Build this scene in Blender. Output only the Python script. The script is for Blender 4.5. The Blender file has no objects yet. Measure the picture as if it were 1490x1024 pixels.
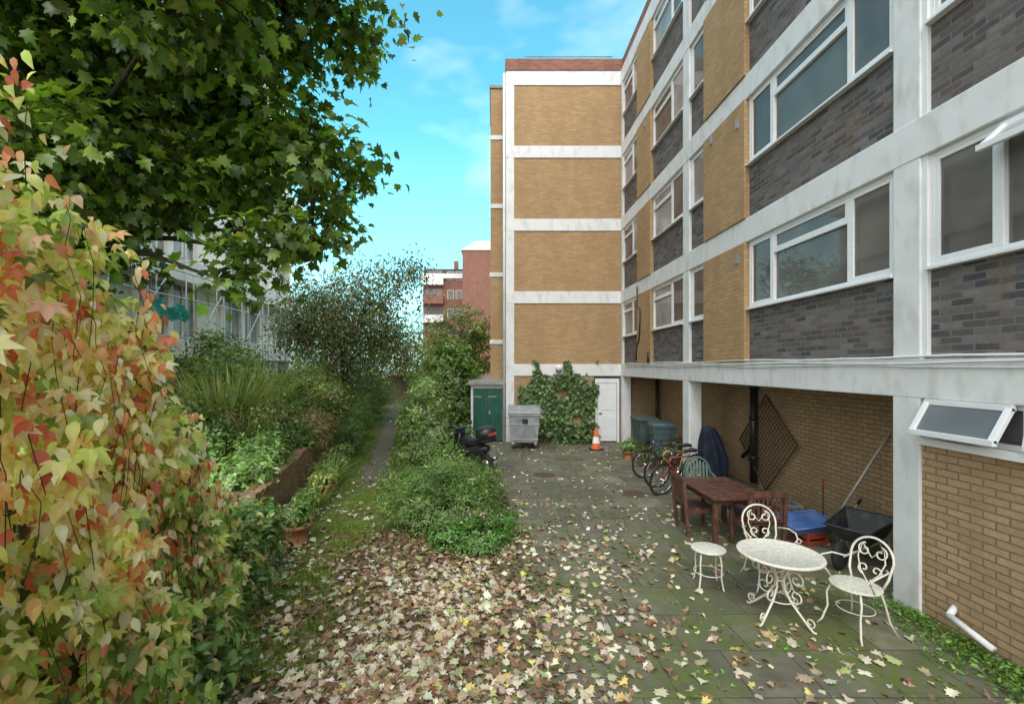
import bpy, math, random
import numpy as np
from mathutils import Vector, Matrix, noise as mnoise
random.seed(7); RS=np.random.RandomState(11)
S=bpy.context.scene
S.view_settings.view_transform='Standard'; S.view_settings.look='None'; S.view_settings.exposure=0; S.view_settings.gamma=1
COL=S.collection

# ------------------------------------------------------------ materials
def newmat(name):
    m=bpy.data.materials.new(name); m.use_nodes=True
    nt=m.node_tree; nt.nodes.clear()
    out=nt.nodes.new('ShaderNodeOutputMaterial'); return m,nt,out
def N(nt,t,**k):
    n=nt.nodes.new(t)
    for a,b in k.items():
        if a in n.inputs: n.inputs[a].default_value=b
        else: setattr(n,a,b)
    return n
def L(nt,a,b): nt.links.new(a,b)
def c4(c): return (c[0],c[1],c[2],1)
def noisefac(nt,vec,scale,detail=4,lo=.35,hi=.65,rough=.55):
    n=N(nt,'ShaderNodeTexNoise'); n.inputs['Scale'].default_value=scale; n.inputs['Detail'].default_value=min(detail,4); n.inputs['Roughness'].default_value=rough
    L(nt,vec,n.inputs['Vector'])
    r=N(nt,'ShaderNodeMapRange'); r.inputs['From Min'].default_value=lo; r.inputs['From Max'].default_value=hi
    L(nt,n.outputs['Fac'],r.inputs['Value']); return r.outputs['Result']
def mixc(nt,f,a,b,bt='MIX'):
    m=N(nt,'ShaderNodeMix',data_type='RGBA',blend_type=bt)
    for s,i in ((f,0),(a,6),(b,7)):
        if isinstance(s,(int,float)): m.inputs[i].default_value=s
        elif isinstance(s,(tuple,list)): m.inputs[i].default_value=c4(s)
        else: L(nt,s,m.inputs[i])
    return m.outputs[2]
def mmath(nt,op,a,b=0.):
    m=N(nt,'ShaderNodeMath',operation=op)
    for i,s in enumerate((a,b)):
        if isinstance(s,(int,float)): m.inputs[i].default_value=s
        else: L(nt,s,m.inputs[i])
    return m.outputs[0]
def basic(name,col,rough=.5,metal=0,var=.25,scale=6,bump=.05,dirt=None,dirtamt=.5,dscale=1.5,spec=.5,streak=1):
    m,nt,out=newmat(name)
    g=N(nt,'ShaderNodeNewGeometry'); p=g.outputs['Position']
    f=noisefac(nt,p,scale,4,.3,.7)
    c=mixc(nt,f,tuple(x*(1-var) for x in col),tuple(min(1,x*(1+var*.5)) for x in col))
    if dirt is not None:
        pv=p
        if streak!=1:
            mp=N(nt,'ShaderNodeMapping'); mp.inputs['Scale'].default_value=(1,1,streak); L(nt,p,mp.inputs['Vector']); pv=mp.outputs[0]
        f2=noisefac(nt,pv,dscale,5,.5,.75)
        f2=mmath(nt,'MULTIPLY',f2,dirtamt); c=mixc(nt,f2,c,dirt)
    b=N(nt,'ShaderNodeBsdfPrincipled'); L(nt,c,b.inputs['Base Color'])
    b.inputs['Metallic'].default_value=metal; b.inputs['Specular IOR Level'].default_value=spec
    rr=N(nt,'ShaderNodeMapRange'); rr.inputs['To Min'].default_value=max(.03,rough-.1); rr.inputs['To Max'].default_value=min(1,rough+.12)
    L(nt,f,rr.inputs['Value']); L(nt,rr.outputs['Result'],b.inputs['Roughness'])
    if bump>0:
        n=N(nt,'ShaderNodeTexNoise'); n.inputs['Scale'].default_value=scale*8; n.inputs['Detail'].default_value=2; L(nt,p,n.inputs['Vector'])
        bm=N(nt,'ShaderNodeBump'); bm.inputs['Strength'].default_value=bump*4; bm.inputs['Distance'].default_value=.01
        L(nt,n.outputs['Fac'],bm.inputs['Height']); L(nt,bm.outputs['Normal'],b.inputs['Normal'])
    L(nt,b.outputs[0],out.inputs[0]); return m
def brick(name,c1,c2,mortar,stain,stainamt=.5,bw=.225,bh=.075,ms=.010,ssc=.7,brights=None):
    m,nt,out=newmat(name)
    g=N(nt,'ShaderNodeNewGeometry'); sp=N(nt,'ShaderNodeSeparateXYZ'); L(nt,g.outputs['Position'],sp.inputs[0])
    sn=N(nt,'ShaderNodeSeparateXYZ'); L(nt,g.outputs['True Normal'],sn.inputs[0])
    ax=mmath(nt,'GREATER_THAN',mmath(nt,'ABSOLUTE',sn.outputs[0]),.5)
    mx=N(nt,'ShaderNodeMix',data_type='FLOAT'); L(nt,ax,mx.inputs[0]); L(nt,sp.outputs[0],mx.inputs[2]); L(nt,sp.outputs[1],mx.inputs[3])
    cv=N(nt,'ShaderNodeCombineXYZ'); L(nt,mx.outputs[0],cv.inputs[0]); L(nt,sp.outputs[2],cv.inputs[1])
    bt=N(nt,'ShaderNodeTexBrick'); L(nt,cv.outputs[0],bt.inputs['Vector'])
    bt.inputs['Color1'].default_value=c4(c1); bt.inputs['Color2'].default_value=c4(c2); bt.inputs['Mortar'].default_value=c4(mortar)
    bt.inputs['Scale'].default_value=1; bt.inputs['Mortar Size'].default_value=ms; bt.inputs['Mortar Smooth'].default_value=.2
    bt.inputs['Brick Width'].default_value=bw; bt.inputs['Row Height'].default_value=bh; bt.inputs['Bias'].default_value=-.1
    p=g.outputs['Position']
    c=bt.outputs['Color']
    mp=N(nt,'ShaderNodeMapping'); mp.inputs['Scale'].default_value=(1,1,.35); L(nt,p,mp.inputs['Vector'])
    f=noisefac(nt,mp.outputs[0],ssc*2.2,5,.42,.75,.65)
    c=mixc(nt,mmath(nt,'MULTIPLY',f,stainamt),c,stain)
    f2=noisefac(nt,p,30,2,.2,.8)
    c=mixc(nt,.35,c,mixc(nt,f2,(.35,.35,.35),(1.1,1.1,1.1)),'MULTIPLY')
    b=N(nt,'ShaderNodeBsdfPrincipled'); L(nt,c,b.inputs['Base Color']); b.inputs['Roughness'].default_value=.85; b.inputs['Specular IOR Level'].default_value=.25
    bm=N(nt,'ShaderNodeBump'); bm.invert=True; bm.inputs['Strength'].default_value=.7; bm.inputs['Distance'].default_value=.008
    h=mmath(nt,'SUBTRACT',bt.outputs['Fac'],mmath(nt,'MULTIPLY',f2,.3)); L(nt,h,bm.inputs['Height']); L(nt,bm.outputs['Normal'],b.inputs['Normal'])
    L(nt,b.outputs[0],out.inputs[0]); return m
def leafmat(name,trans=.35,rough=.4,spec=.06):
    m,nt,out=newmat(name)
    a=N(nt,'ShaderNodeAttribute',attribute_name='Col'); c=a.outputs['Color']
    b=N(nt,'ShaderNodeBsdfDiffuse'); L(nt,c,b.inputs['Color'])
    t=N(nt,'ShaderNodeBsdfTranslucent'); 
    c2=mixc(nt,1.,c,(1.45,1.45,.7),'MULTIPLY'); L(nt,c2,t.inputs['Color'])
    ms=N(nt,'ShaderNodeMixShader'); ms.inputs[0].default_value=trans
    L(nt,b.outputs[0],ms.inputs[1]); L(nt,t.outputs[0],ms.inputs[2])
    if spec>0:
        gl=N(nt,'ShaderNodeBsdfGlossy'); gl.inputs['Roughness'].default_value=rough
        m2=N(nt,'ShaderNodeMixShader'); m2.inputs[0].default_value=spec; L(nt,ms.outputs[0],m2.inputs[1]); L(nt,gl.outputs[0],m2.inputs[2]); ms=m2
    L(nt,ms.outputs[0],out.inputs[0]); return m

M={}
M['tan']=brick('tan_brick',(.46,.29,.145),(.57,.38,.20),(.41,.285,.17),(.33,.195,.10),.5)
M['tan2']=brick('tan_brick_lower',(.45,.30,.17),(.56,.385,.225),(.27,.195,.12),(.30,.205,.12),.5)
M['grey']=brick('grey_brick',(.075,.078,.088),(.235,.215,.21),(.19,.18,.17),(.20,.135,.09),.6,ssc=1.5)
M['red']=brick('red_brick',(.26,.10,.07),(.38,.165,.12),(.30,.20,.16),(.16,.09,.06),.5)
M['oldred']=brick('garden_brick',(.30,.15,.085),(.44,.27,.16),(.26,.21,.15),(.12,.12,.05),.5,ssc=1.6)
M['white']=basic('white_paint',(.76,.765,.775),.6,var=.07,scale=3,bump=.05,dirt=(.42,.40,.35),dirtamt=.55,dscale=5,streak=.4)
M['upvc']=basic('white_upvc',(.80,.81,.83),.3,var=.03,scale=3,bump=0)
M['soil']=basic('soil',(.06,.045,.03),.95,var=.5,scale=9,bump=.4)
M['conc']=basic('concrete',(.34,.33,.30),.85,var=.3,scale=5,bump=.15,dirt=(.12,.14,.07),dirtamt=.6,dscale=4)
M['asph']=basic('roof_felt',(.08,.08,.08),.9,var=.3)
M['green']=basic('green_door_paint',(.008,.095,.065),.4,var=.25,scale=4)
M['galv']=basic('galvanised_steel',(.36,.38,.40),.5,.4,var=.3,scale=5,dirt=(.2,.19,.17),dirtamt=.5)
M['black']=basic('black_plastic',(.022,.022,.024),.35,var=.3)
M['barrow']=basic('barrow_tray_paint',(.05,.052,.058),.5,var=.5,scale=9,dirt=(.22,.19,.15),dirtamt=.6,dscale=7)
M['rubber']=basic('rubber',(.02,.02,.02),.8,var=.2)
M['chrome']=basic('chrome',(.6,.6,.6),.25,1,var=.1,bump=0)
M['teal']=basic('bin_plastic',(.06,.10,.105),.5,var=.3,dirt=(.14,.14,.12),dirtamt=.3)
M['orange']=basic('cone_orange',(.75,.13,.03),.5,var=.2)
M['reflw']=basic('cone_white',(.75,.75,.75),.5,var=.1)
M['wood']=basic('mahogany_stain',(.13,.055,.038),.5,var=.5,scale=10,bump=.08)
M['metalw']=basic('cream_painted_iron',(.78,.74,.64),.45,var=.10,scale=14,bump=.05,dirt=(.35,.27,.17),dirtamt=.3,dscale=9)
M['rust']=basic('rusty_mesh',(.12,.075,.05),.8,.1,var=.5,scale=20)
M['blue']=basic('blue_plastic',(.08,.17,.42),.5,var=.25,dirt=(.25,.25,.25),dirtamt=.5,dscale=6)
M['redp']=basic('red_plastic',(.42,.08,.045),.5,var=.25)
M['yel']=basic('yellow_paint',(.40,.30,.06),.4,var=.2)
M['terra']=basic('terracotta',(.40,.17,.09),.8,var=.35,scale=8,dirt=(.2,.22,.15),dirtamt=.4,dscale=6)
M['bark']=basic('bark',(.085,.068,.05),.95,var=.5,scale=14,bump=.5)
M['fence']=basic('weathered_wood',(.20,.15,.10),.85,var=.45,scale=12,bump=.2)
M['chairg']=basic('green_plastic',(.08,.15,.11),.45,var=.2)
M['ceil']=basic('soffit',(.6,.58,.54),.9,var=.2)
M['navy']=basic('tarpaulin',(.018,.024,.045),.75,var=.5,scale=7,bump=.3,spec=.25)
M['turq']=basic('turquoise_net',(.06,.48,.42),.7,var=.4)
M['steel']=basic('scaffold_tube',(.6,.6,.58),.5,.2,var=.2)
M['cream']=basic('render_cream',(.88,.84,.74),.8,var=.08,scale=1,dirt=(.6,.55,.47),dirtamt=.3,dscale=.6)
def glass(name,base,r=.03,refl=.2):
    m,nt,out=newmat(name)
    g=N(nt,'ShaderNodeNewGeometry')
    f=noisefac(nt,g.outputs['Position'],1.1,2,.35,.65)
    c=mixc(nt,f,tuple(x*.55 for x in base),base)
    b=N(nt,'ShaderNodeBsdfPrincipled'); L(nt,c,b.inputs['Base Color']); b.inputs['Roughness'].default_value=.6; b.inputs['Specular IOR Level'].default_value=.1
    gl=N(nt,'ShaderNodeBsdfGlossy'); gl.inputs['Roughness'].default_value=r; gl.inputs['Color'].default_value=(.95,.76,.70,1)
    lw=N(nt,'ShaderNodeFresnel'); lw.inputs['IOR'].default_value=1.45
    ff=mmath(nt,'ADD',mmath(nt,'MULTIPLY',lw.outputs[0],.5),refl*.3)
    ms=N(nt,'ShaderNodeMixShader'); L(nt,ff,ms.inputs[0]); L(nt,b.outputs[0],ms.inputs[1]); L(nt,gl.outputs[0],ms.inputs[2]); L(nt,ms.outputs[0],out.inputs[0]); return m
M['glass']=glass('window_glass',(.145,.143,.133))
M['glassf']=glass('frosted_glass',(.16,.165,.17),.25,.15)
M['glassl']=glass('window_glass_curtained',(.40,.40,.40),.03,.2)
M['glassw']=glass('window_glass_pale_curtained',(.36,.37,.36),.05,.1)  # paler curtained pane colour, set so the left building reads brighter

def paving():
    m,nt,out=newmat('paving_slabs')
    g=N(nt,'ShaderNodeNewGeometry'); p=g.outputs['Position']
    wob=N(nt,'ShaderNodeTexNoise'); wob.inputs['Scale'].default_value=1.3; L(nt,p,wob.inputs['Vector'])
    bt=N(nt,'ShaderNodeTexBrick'); 
    va=N(nt,'ShaderNodeVectorMath',operation='MULTIPLY_ADD'); L(nt,wob.outputs['Color'],va.inputs[0]); va.inputs[1].default_value=(.04,.04,0); L(nt,p,va.inputs[2])
    L(nt,va.outputs[0],bt.inputs['Vector'])
    bt.offset=.5
    bt.inputs['Color1'].default_value=(.16,.148,.118,1); bt.inputs['Color2'].default_value=(.245,.228,.187,1); bt.inputs['Mortar'].default_value=(.085,.085,.052,1)
    bt.inputs['Scale'].default_value=1; bt.inputs['Mortar Size'].default_value=.011; bt.inputs['Mortar Smooth'].default_value=.8; bt.inputs['Brick Width'].default_value=.62; bt.inputs['Row Height'].default_value=.62
    f=noisefac(nt,p,3,5,.3,.7,.7)
    c=mixc(nt,.8,bt.outputs['Color'],mixc(nt,f,(.50,.48,.42),(1.2,1.18,1.1)),'MULTIPLY')
    f3=noisefac(nt,p,.55,5,.42,.62,.6)
    c=mixc(nt,mmath(nt,'MULTIPLY',f3,.55),c,(.085,.083,.057))
    sp=N(nt,'ShaderNodeSeparateXYZ'); L(nt,p,sp.inputs[0])
    near=N(nt,'ShaderNodeMapRange'); near.inputs['From Min'].default_value=9.0; near.inputs['From Max'].default_value=4; L(nt,sp.outputs[1],near.inputs['Value'])
    mf=noisefac(nt,p,1.0,5,.43,.58,.7)
    mf2=noisefac(nt,p,14,4,.35,.58)
    mo=mmath(nt,'MULTIPLY',mmath(nt,'MULTIPLY',mf,mf2),mmath(nt,'ADD',mmath(nt,'MULTIPLY',near.outputs[0],.68),.25))
    c=mixc(nt,mo,c,(.12,.165,.03))
    b=N(nt,'ShaderNodeBsdfPrincipled'); L(nt,c,b.inputs['Base Color']); b.inputs['Specular IOR Level'].default_value=.35
    rr=N(nt,'ShaderNodeMapRange'); rr.inputs['To Min'].default_value=.9; rr.inputs['To Max'].default_value=.45; L(nt,f3,rr.inputs['Value']); L(nt,rr.outputs[0],b.inputs['Roughness'])
    bm=N(nt,'ShaderNodeBump'); bm.inputs['Strength'].default_value=.6; bm.inputs['Distance'].default_value=.010
    n2=N(nt,'ShaderNodeTexNoise'); n2.inputs['Scale'].default_value=45; n2.inputs['Detail'].default_value=4; L(nt,p,n2.inputs['Vector'])
    h=mmath(nt,'SUBTRACT',mmath(nt,'MULTIPLY',n2.outputs['Fac'],.6),mmath(nt,'MULTIPLY',bt.outputs['Fac'],.7)); h=mmath(nt,'ADD',h,mmath(nt,'MULTIPLY',f,.3)); L(nt,h,bm.inputs['Height']); L(nt,bm.outputs[0],b.inputs['Normal'])
    L(nt,b.outputs[0],out.inputs[0]); return m
def groundmat(name,c1,c2,c3,s1=1.2,s2=8):
    m,nt,out=newmat(name)
    g=N(nt,'ShaderNodeNewGeometry'); p=g.outputs['Position']
    f=noisefac(nt,p,s1,5,.4,.6,.65); f2=noisefac(nt,p,s2,5,.3,.7)
    c=mixc(nt,f,c1,c2); c=mixc(nt,mmath(nt,'MULTIPLY',f2,.5),c,c3)
    b=N(nt,'ShaderNodeBsdfPrincipled'); L(nt,c,b.inputs['Base Color']); b.inputs['Roughness'].default_value=.95; b.inputs['Specular IOR Level'].default_value=.2
    bm=N(nt,'ShaderNodeBump'); bm.inputs['Strength'].default_value=.9; bm.inputs['Distance'].default_value=.04
    n2=N(nt,'ShaderNodeTexNoise'); n2.inputs['Scale'].default_value=18; n2.inputs['Detail'].default_value=4; L(nt,p,n2.inputs['Vector'])
    L(nt,n2.outputs['Fac'],bm.inputs['Height']); L(nt,bm.outputs[0],b.inputs['Normal'])
    L(nt,b.outputs[0],out.inputs[0]); return m
M['pave']=paving()
M['ground']=groundmat('earth_and_moss',(.095,.07,.048),(.11,.13,.035),(.13,.10,.065))
M['pathm']=groundmat('earth_path',(.20,.17,.14),(.14,.12,.09),(.14,.14,.06),2)
M['grassm']=groundmat('moss_grass',(.09,.13,.03),(.14,.20,.035),(.11,.085,.05),2.2)
M['leaf']=leafmat('leaf',.38); M['leafdark']=leafmat('leaf_canopy',.45); M['dryleaf']=leafmat('fallen_leaf',.1,.5,0); M['creep']=leafmat('creeper_leaf',.42,.4,.04)
M['grass']=leafmat('grass_blade',.3,.5,0)

# ------------------------------------------------------------ mesh builder
class MB:
    def __init__(s,*mats): s.v=[];s.f=[];s.m=[];s.sm=[];s.mats=mats
    def add(s,vs,fs,mi=0,sm=False):
        o=len(s.v); s.v+= [tuple(v) for v in vs]
        for f in fs: s.f.append(tuple(i+o for i in f)); s.m.append(mi); s.sm.append(sm)
    def box(s,lo,hi,mi=0):
        x0,y0,z0=[min(a,b) for a,b in zip(lo,hi)]; x1,y1,z1=[max(a,b) for a,b in zip(lo,hi)]
        vs=[(x0,y0,z0),(x1,y0,z0),(x1,y1,z0),(x0,y1,z0),(x0,y0,z1),(x1,y0,z1),(x1,y1,z1),(x0,y1,z1)]
        s.add(vs,[(0,3,2,1),(4,5,6,7),(0,1,5,4),(1,2,6,5),(2,3,7,6),(3,0,4,7)],mi)
    def hexa(s,vs,mi=0): s.add(vs,[(0,3,2,1),(4,5,6,7),(0,1,5,4),(1,2,6,5),(2,3,7,6),(3,0,4,7)],mi)
    def beam(s,a,b,w,h,mi=0,up=(0,0,1)):
        a=Vector(a);b=Vector(b);t=(b-a).normalized();u=Vector(up)
        if abs(t.dot(u))>.95:u=Vector((0,1,0))
        r=t.cross(u).normalized();u=r.cross(t).normalized()
        vs=[]
        for p in(a,b):
            for i,j in((-1,-1),(1,-1),(1,1),(-1,1)): vs.append(p+r*(i*w/2)+u*(j*h/2))
        s.hexa(vs,mi)
    def tube(s,pts,r,mi=0,seg=8,closed=False):
        P=[Vector(p) for p in pts]; n=len(P); rs=r if isinstance(r,(list,tuple)) else [r]*n
        nrm=None; rings=[]
        for i in range(n):
            if closed: t=P[(i+1)%n]-P[i-1]
            else: t=P[min(i+1,n-1)]-P[max(i-1,0)]
            if t.length<1e-9:t=Vector((0,0,1))
            t.normalize()
            if nrm is None:
                u=Vector((0,0,1)) if abs(t.z)<.9 else Vector((1,0,0)); nrm=(u-t*u.dot(t)).normalized()
            else:
                nrm=nrm-t*nrm.dot(t)
                if nrm.length<1e-6: nrm=t.orthogonal()
                nrm.normalize()
            b=t.cross(nrm)
            rings.append([P[i]+(nrm*math.cos(k*2*math.pi/seg)+b*math.sin(k*2*math.pi/seg))*rs[i] for k in range(seg)])
        vs=[v for rg in rings for v in rg]; fs=[]
        for i in range(n if closed else n-1):
            j=(i+1)%n
            for k in range(seg): fs.append((i*seg+k,i*seg+(k+1)%seg,j*seg+(k+1)%seg,j*seg+k))
        if not closed: fs.append(tuple(range(seg))[::-1]); fs.append(tuple((n-1)*seg+k for k in range(seg)))
        s.add(vs,fs,mi,True)
    def lathe(s,prof,c=(0,0,0),seg=24,mi=0,axis='z',sm=True):
        vs=[];fs=[];n=len(prof)
        for r,z in prof:
            for k in range(seg):
                a=k*2*math.pi/seg; x,y=r*math.cos(a),r*math.sin(a)
                if axis=='z': v=(c[0]+x,c[1]+y,c[2]+z)
                elif axis=='x': v=(c[0]+z,c[1]+x,c[2]+y)
                else: v=(c[0]+x,c[1]+z,c[2]+y)
                vs.append(v)
        for i in range(n-1):
            for k in range(seg): fs.append((i*seg+k,i*seg+(k+1)%seg,(i+1)*seg+(k+1)%seg,(i+1)*seg+k))
        fs.append(tuple(range(seg))); fs.append(tuple((n-1)*seg+k for k in range(seg)))
        s.add(vs,fs,mi,sm)
    def obj(s,name,parent=None,loc=(0,0,0),rz=0,bevel=0,rot=None,scale=1):
        me=bpy.data.meshes.new(name); me.from_pydata(s.v,[],s.f)
        for m in s.mats: me.materials.append(M[m] if isinstance(m,str) else m)
        me.polygons.foreach_set('material_index',s.m); me.polygons.foreach_set('use_smooth',s.sm); me.update()
        o=bpy.data.objects.new(name,me); COL.objects.link(o); o.location=loc; o.rotation_euler=rot if rot else (0,0,rz); o.scale=(scale,)*3
        if bevel:
            b=o.modifiers.new('bev','BEVEL'); b.width=bevel; b.segments=2; b.limit_method='ANGLE'; b.angle_limit=math.radians(50)
        if parent:o.parent=parent
        return o
def empty(name,loc=(0,0,0)):
    e=bpy.data.objects.new(name,None); COL.objects.link(e); e.location=loc; e.empty_display_size=.2; return e

# ------------------------------------------------------------ leaf scattering
def tmpl(outline,center,fold=.25,curl=.15):
    o=[(x,y) for x,y in outline]; full=o+[(-x,y) for x,y in o[::-1] if abs(x)>1e-6]
    vs=[(center[0],center[1],0.)]+[(x,y,fold*abs(x)-curl*(y-.3)**2) for x,y in full]
    n=len(full); return np.array(vs),np.array([(0,1+i,1+(i+1)%n) for i in range(n)])
T_MAPLE=tmpl([(0,0),(.12,.05),(.34,-.04),(.30,.14),(.55,.28),(.36,.40),(.56,.66),(.34,.64),(.22,.80),(.14,.72),(0,1.05)],(0,.38),.18,.35)
T_SYC=tmpl([(0,0),(.34,.0),(.3,.16),(.54,.34),(.32,.45),(.44,.78),(.2,.68),(0,1.05)],(0,.4),.2,.4)
T_OV=tmpl([(0,0),(.2,.22),(.22,.5),(.1,.8),(0,1.)],(0,.45),.35,.35)
T_OV2=(np.array([(0,0,0),(.26,.4,.08),(0,1,-.1),(-.26,.4,.08)]),np.array([(0,1,2),(0,2,3)]))
T_NAR=(np.array([(0,0,0),(.09,.45,.02),(0,1,-.08),(-.09,.45,.02)]),np.array([(0,1,2),(0,2,3)]))
T_BL=(np.array([(-.04,0,0),(.04,0,0),(.03,.5,.06),(-.03,.5,.06),(0,1,.25)]),np.array([(0,1,2),(0,2,3),(3,2,4)]))
def palm():
    V=[];F=[];o=0
    for a,l in((0,1.),(48,.85),(-48,.85),(100,.6),(-100,.6)):
        v,f=T_OV; v=v.copy()*np.array([.95,1,1])*l; ca,sa=math.cos(math.radians(a)),math.sin(math.radians(a))
        x=v[:,0]*ca+v[:,1]*sa; y=-v[:,0]*sa+v[:,1]*ca
        V.append(np.stack([x*.62,y*.62+.3,v[:,2]*.8-.1*(l<.9)],1)); F.append(f+o); o+=len(v)
    return np.concatenate(V),np.concatenate(F)
T_PALM=palm()
def nrmz(a): return a/np.maximum(np.linalg.norm(a,axis=1,keepdims=True),1e-9)
def scatter(name,T,pos,nrm,dr,size,col,mat,parent=None):
    tv,tf=T; n=len(pos); K=len(tv)
    nrm=nrmz(nrm); t=nrmz(dr-(dr*nrm).sum(1,keepdims=True)*nrm); b=np.cross(t,nrm)
    size=np.asarray(size).reshape(-1,1,1)*np.ones((n,1,1))
    bend=(1+RS.normal(0,.5,(n,1,1)))
    sx=(1+RS.normal(0,.12,(n,1,1)))
    V=pos[:,None,:]+size*(tv[None,:,0:1]*sx*b[:,None,:]+tv[None,:,1:2]*t[:,None,:]+tv[None,:,2:3]*bend*nrm[:,None,:])
    V=V.reshape(-1,3); F=(tf[None]+np.arange(n)[:,None,None]*K).reshape(-1,3)
    me=bpy.data.meshes.new(name); me.vertices.add(len(V)); me.vertices.foreach_set('co',V.astype(np.float32).ravel())
    me.loops.add(F.size); me.loops.foreach_set('vertex_index',F.astype(np.int32).ravel())
    me.polygons.add(len(F)); me.polygons.foreach_set('loop_start',np.arange(0,F.size,3,dtype=np.int32)); me.polygons.foreach_set('loop_total',np.full(len(F),3,np.int32))
    me.update(calc_edges=True)
    at=me.color_attributes.new('Col','FLOAT_COLOR','POINT')
    cc=np.ones((n,K,4),np.float32); cc[:,:,:3]=np.clip(col,0,.9)[:,None,:]
    if K>6: cc[:,:,:3]*=(1+RS.normal(0,.10,(n,K,1))).astype(np.float32); cc[:,0,:3]*=1.12
    cc=np.clip(cc,0,.92); cc[:,:,3]=1
    at.data.foreach_set('color',cc.ravel())
    me.materials.append(M[mat]); o=bpy.data.objects.new(name,me); COL.objects.link(o)
    if parent:o.parent=parent
    return o
def pal(n,cols,w=None,var=.18):
    cols=np.array(cols); i=RS.choice(len(cols),n,p=None if w is None else np.array(w)/sum(w))
    return cols[i]*(1+RS.normal(0,var,(n,1)))*(1+RS.normal(0,.06,(n,3)))
def rdir(n): return nrmz(RS.normal(0,1,(n,3)))
def clumps(ells,nc,per,sig,shell=.55,flat=.7,seed=0):
    E=np.array(ells,float); vol=(E[:,3]*E[:,4]*E[:,5])**.75; k=RS.choice(len(E),nc,p=vol/vol.sum())
    d=rdir(nc); rad=(shell+(1-shell)*RS.rand(nc))**(.6)
    rad*=1+.22*np.sin(d[:,0]*5+k)*np.cos(d[:,2]*6+k*2)+.12*np.sin(d[:,1]*11+k)
    C=E[k,:3]+d*E[k,3:6]*rad[:,None]
    out=nrmz(d/E[k,3:6])
    per_=RS.poisson(per,nc).clip(3); idx=np.repeat(np.arange(nc),per_)
    sg=sig*(.6+.8*RS.rand(nc))[idx][:,None]
    P=C[idx]+RS.normal(0,1,(len(idx),3))*sg*np.array([1,1,flat])
    return P,out[idx],idx,C
def bush(name,ells,nc,per,sig,T,size,cols,w=None,mat='leaf',parent=None,shell=.55,upb=.5,rand=.7,hang=0,zmin=0,stems=True,var=.2,clumpcol=False):
    P,O,idx,C=clumps(ells,nc,per,sig,shell)
    P[:,2]=np.maximum(P[:,2],zmin+.02+RS.rand(len(P))*.05)
    n=len(P); nr=O+np.array([0,0,upb])+rdir(n)*rand
    dr=O*.8+rdir(n)*.8+np.array([0,0,.3-hang])
    cv=(1+RS.normal(0,.25,(len(C),1)))[idx]
    col=(pal(len(C),cols,w,.1)[idx]*(1+RS.normal(0,var,(n,1))) if clumpcol else pal(n,cols,w,var))*cv
    grp=parent
    if grp is None: grp=empty(name)
    scatter(name+'_leaves',T,P,nr,dr,size*(.6+.7*RS.rand(n)),col,mat,grp)
    if stems:
        mb=MB('bark')
        for e in ells:
            base=Vector((e[0],e[1],zmin-.02))
            for i in range(6):
                a=random.random()*6.28; q=Vector((e[0]+math.cos(a)*e[3]*.6,e[1]+math.sin(a)*e[4]*.6,e[2]+e[5]*.5*random.random()))
                mid=(base+q)/2+Vector((0,0,.1)); mb.tube([base+Vector((math.cos(a)*.05,math.sin(a)*.05,0)),mid,q],[.02+.006*e[5],.015,.006],0,5)
        mb.obj(name+'_stems',grp)
    return grp
def tree(name,base,ells,nc,per,sig,T,size,cols,w=None,tr=.2,mat='leafdark',shell=.3,hang=.6,upb=.8,trunk_top=None,flat=.6,twigs=120,rand=.8):
    g=empty(name); P,O,idx,C=clumps(ells,nc,per,sig,shell,flat)
    n=len(P); nr=O*.4+np.array([0,0,upb])+rdir(n)*rand; dr=O*.7+rdir(n)*.7+np.array([0,0,-hang])
    cv=(1+RS.normal(0,.25,(len(C),1)))[idx]; col=pal(n,cols,w,.2)*cv
    scatter('crown_leaves',T,P,nr,dr,size*(.55+.8*RS.rand(n)),col,mat,g)
    mb=MB('bark'); b=Vector(base); tt=Vector(trunk_top) if trunk_top else Vector((base[0],base[1],ells[0][2]))
    pts=[b+(tt-b)*t+Vector((math.sin(t*5)*.08,math.cos(t*4)*.08,0)) for t in np.linspace(0,1,8)]
    mb.tube(pts,[tr*(1.25-.75*t) for t in np.linspace(0,1,8)],0,12)
    hubs=[]
    for e in ells:
        c=Vector(e[:3]); s0=pts[4] if c.z<tt.z-2.5 else (pts[5] if c.z<tt.z else pts[6])
        dd=(c-s0).length
        mid=(s0+c)/2+Vector((random.uniform(-.06,.06)*dd,random.uniform(-.06,.06)*dd,random.uniform(.02,.07)*dd)); q=[]
        for t in np.linspace(0,1,9): q.append(s0*(1-t)**2+mid*2*t*(1-t)+c*t*t+Vector((0,0,.05*math.sin(t*9+dd))))
        mb.tube(q,[tr*(.30-.25*t) for t in np.linspace(0,1,9)],0,8); hubs.append((c,q))
    for ci in RS.choice(len(C),min(twigs,len(C)),False):
        c=Vector(C[ci]); h=min(hubs,key=lambda hh:(hh[0]-c).length); s0=min(h[1],key=lambda p:(p-c).length)
        mb.tube([s0,(s0+c)/2+Vector((0,0,.12)),c],[tr*.09,tr*.06,tr*.03],0,5)
    mb.obj('trunk_and_branches',g); return g

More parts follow.
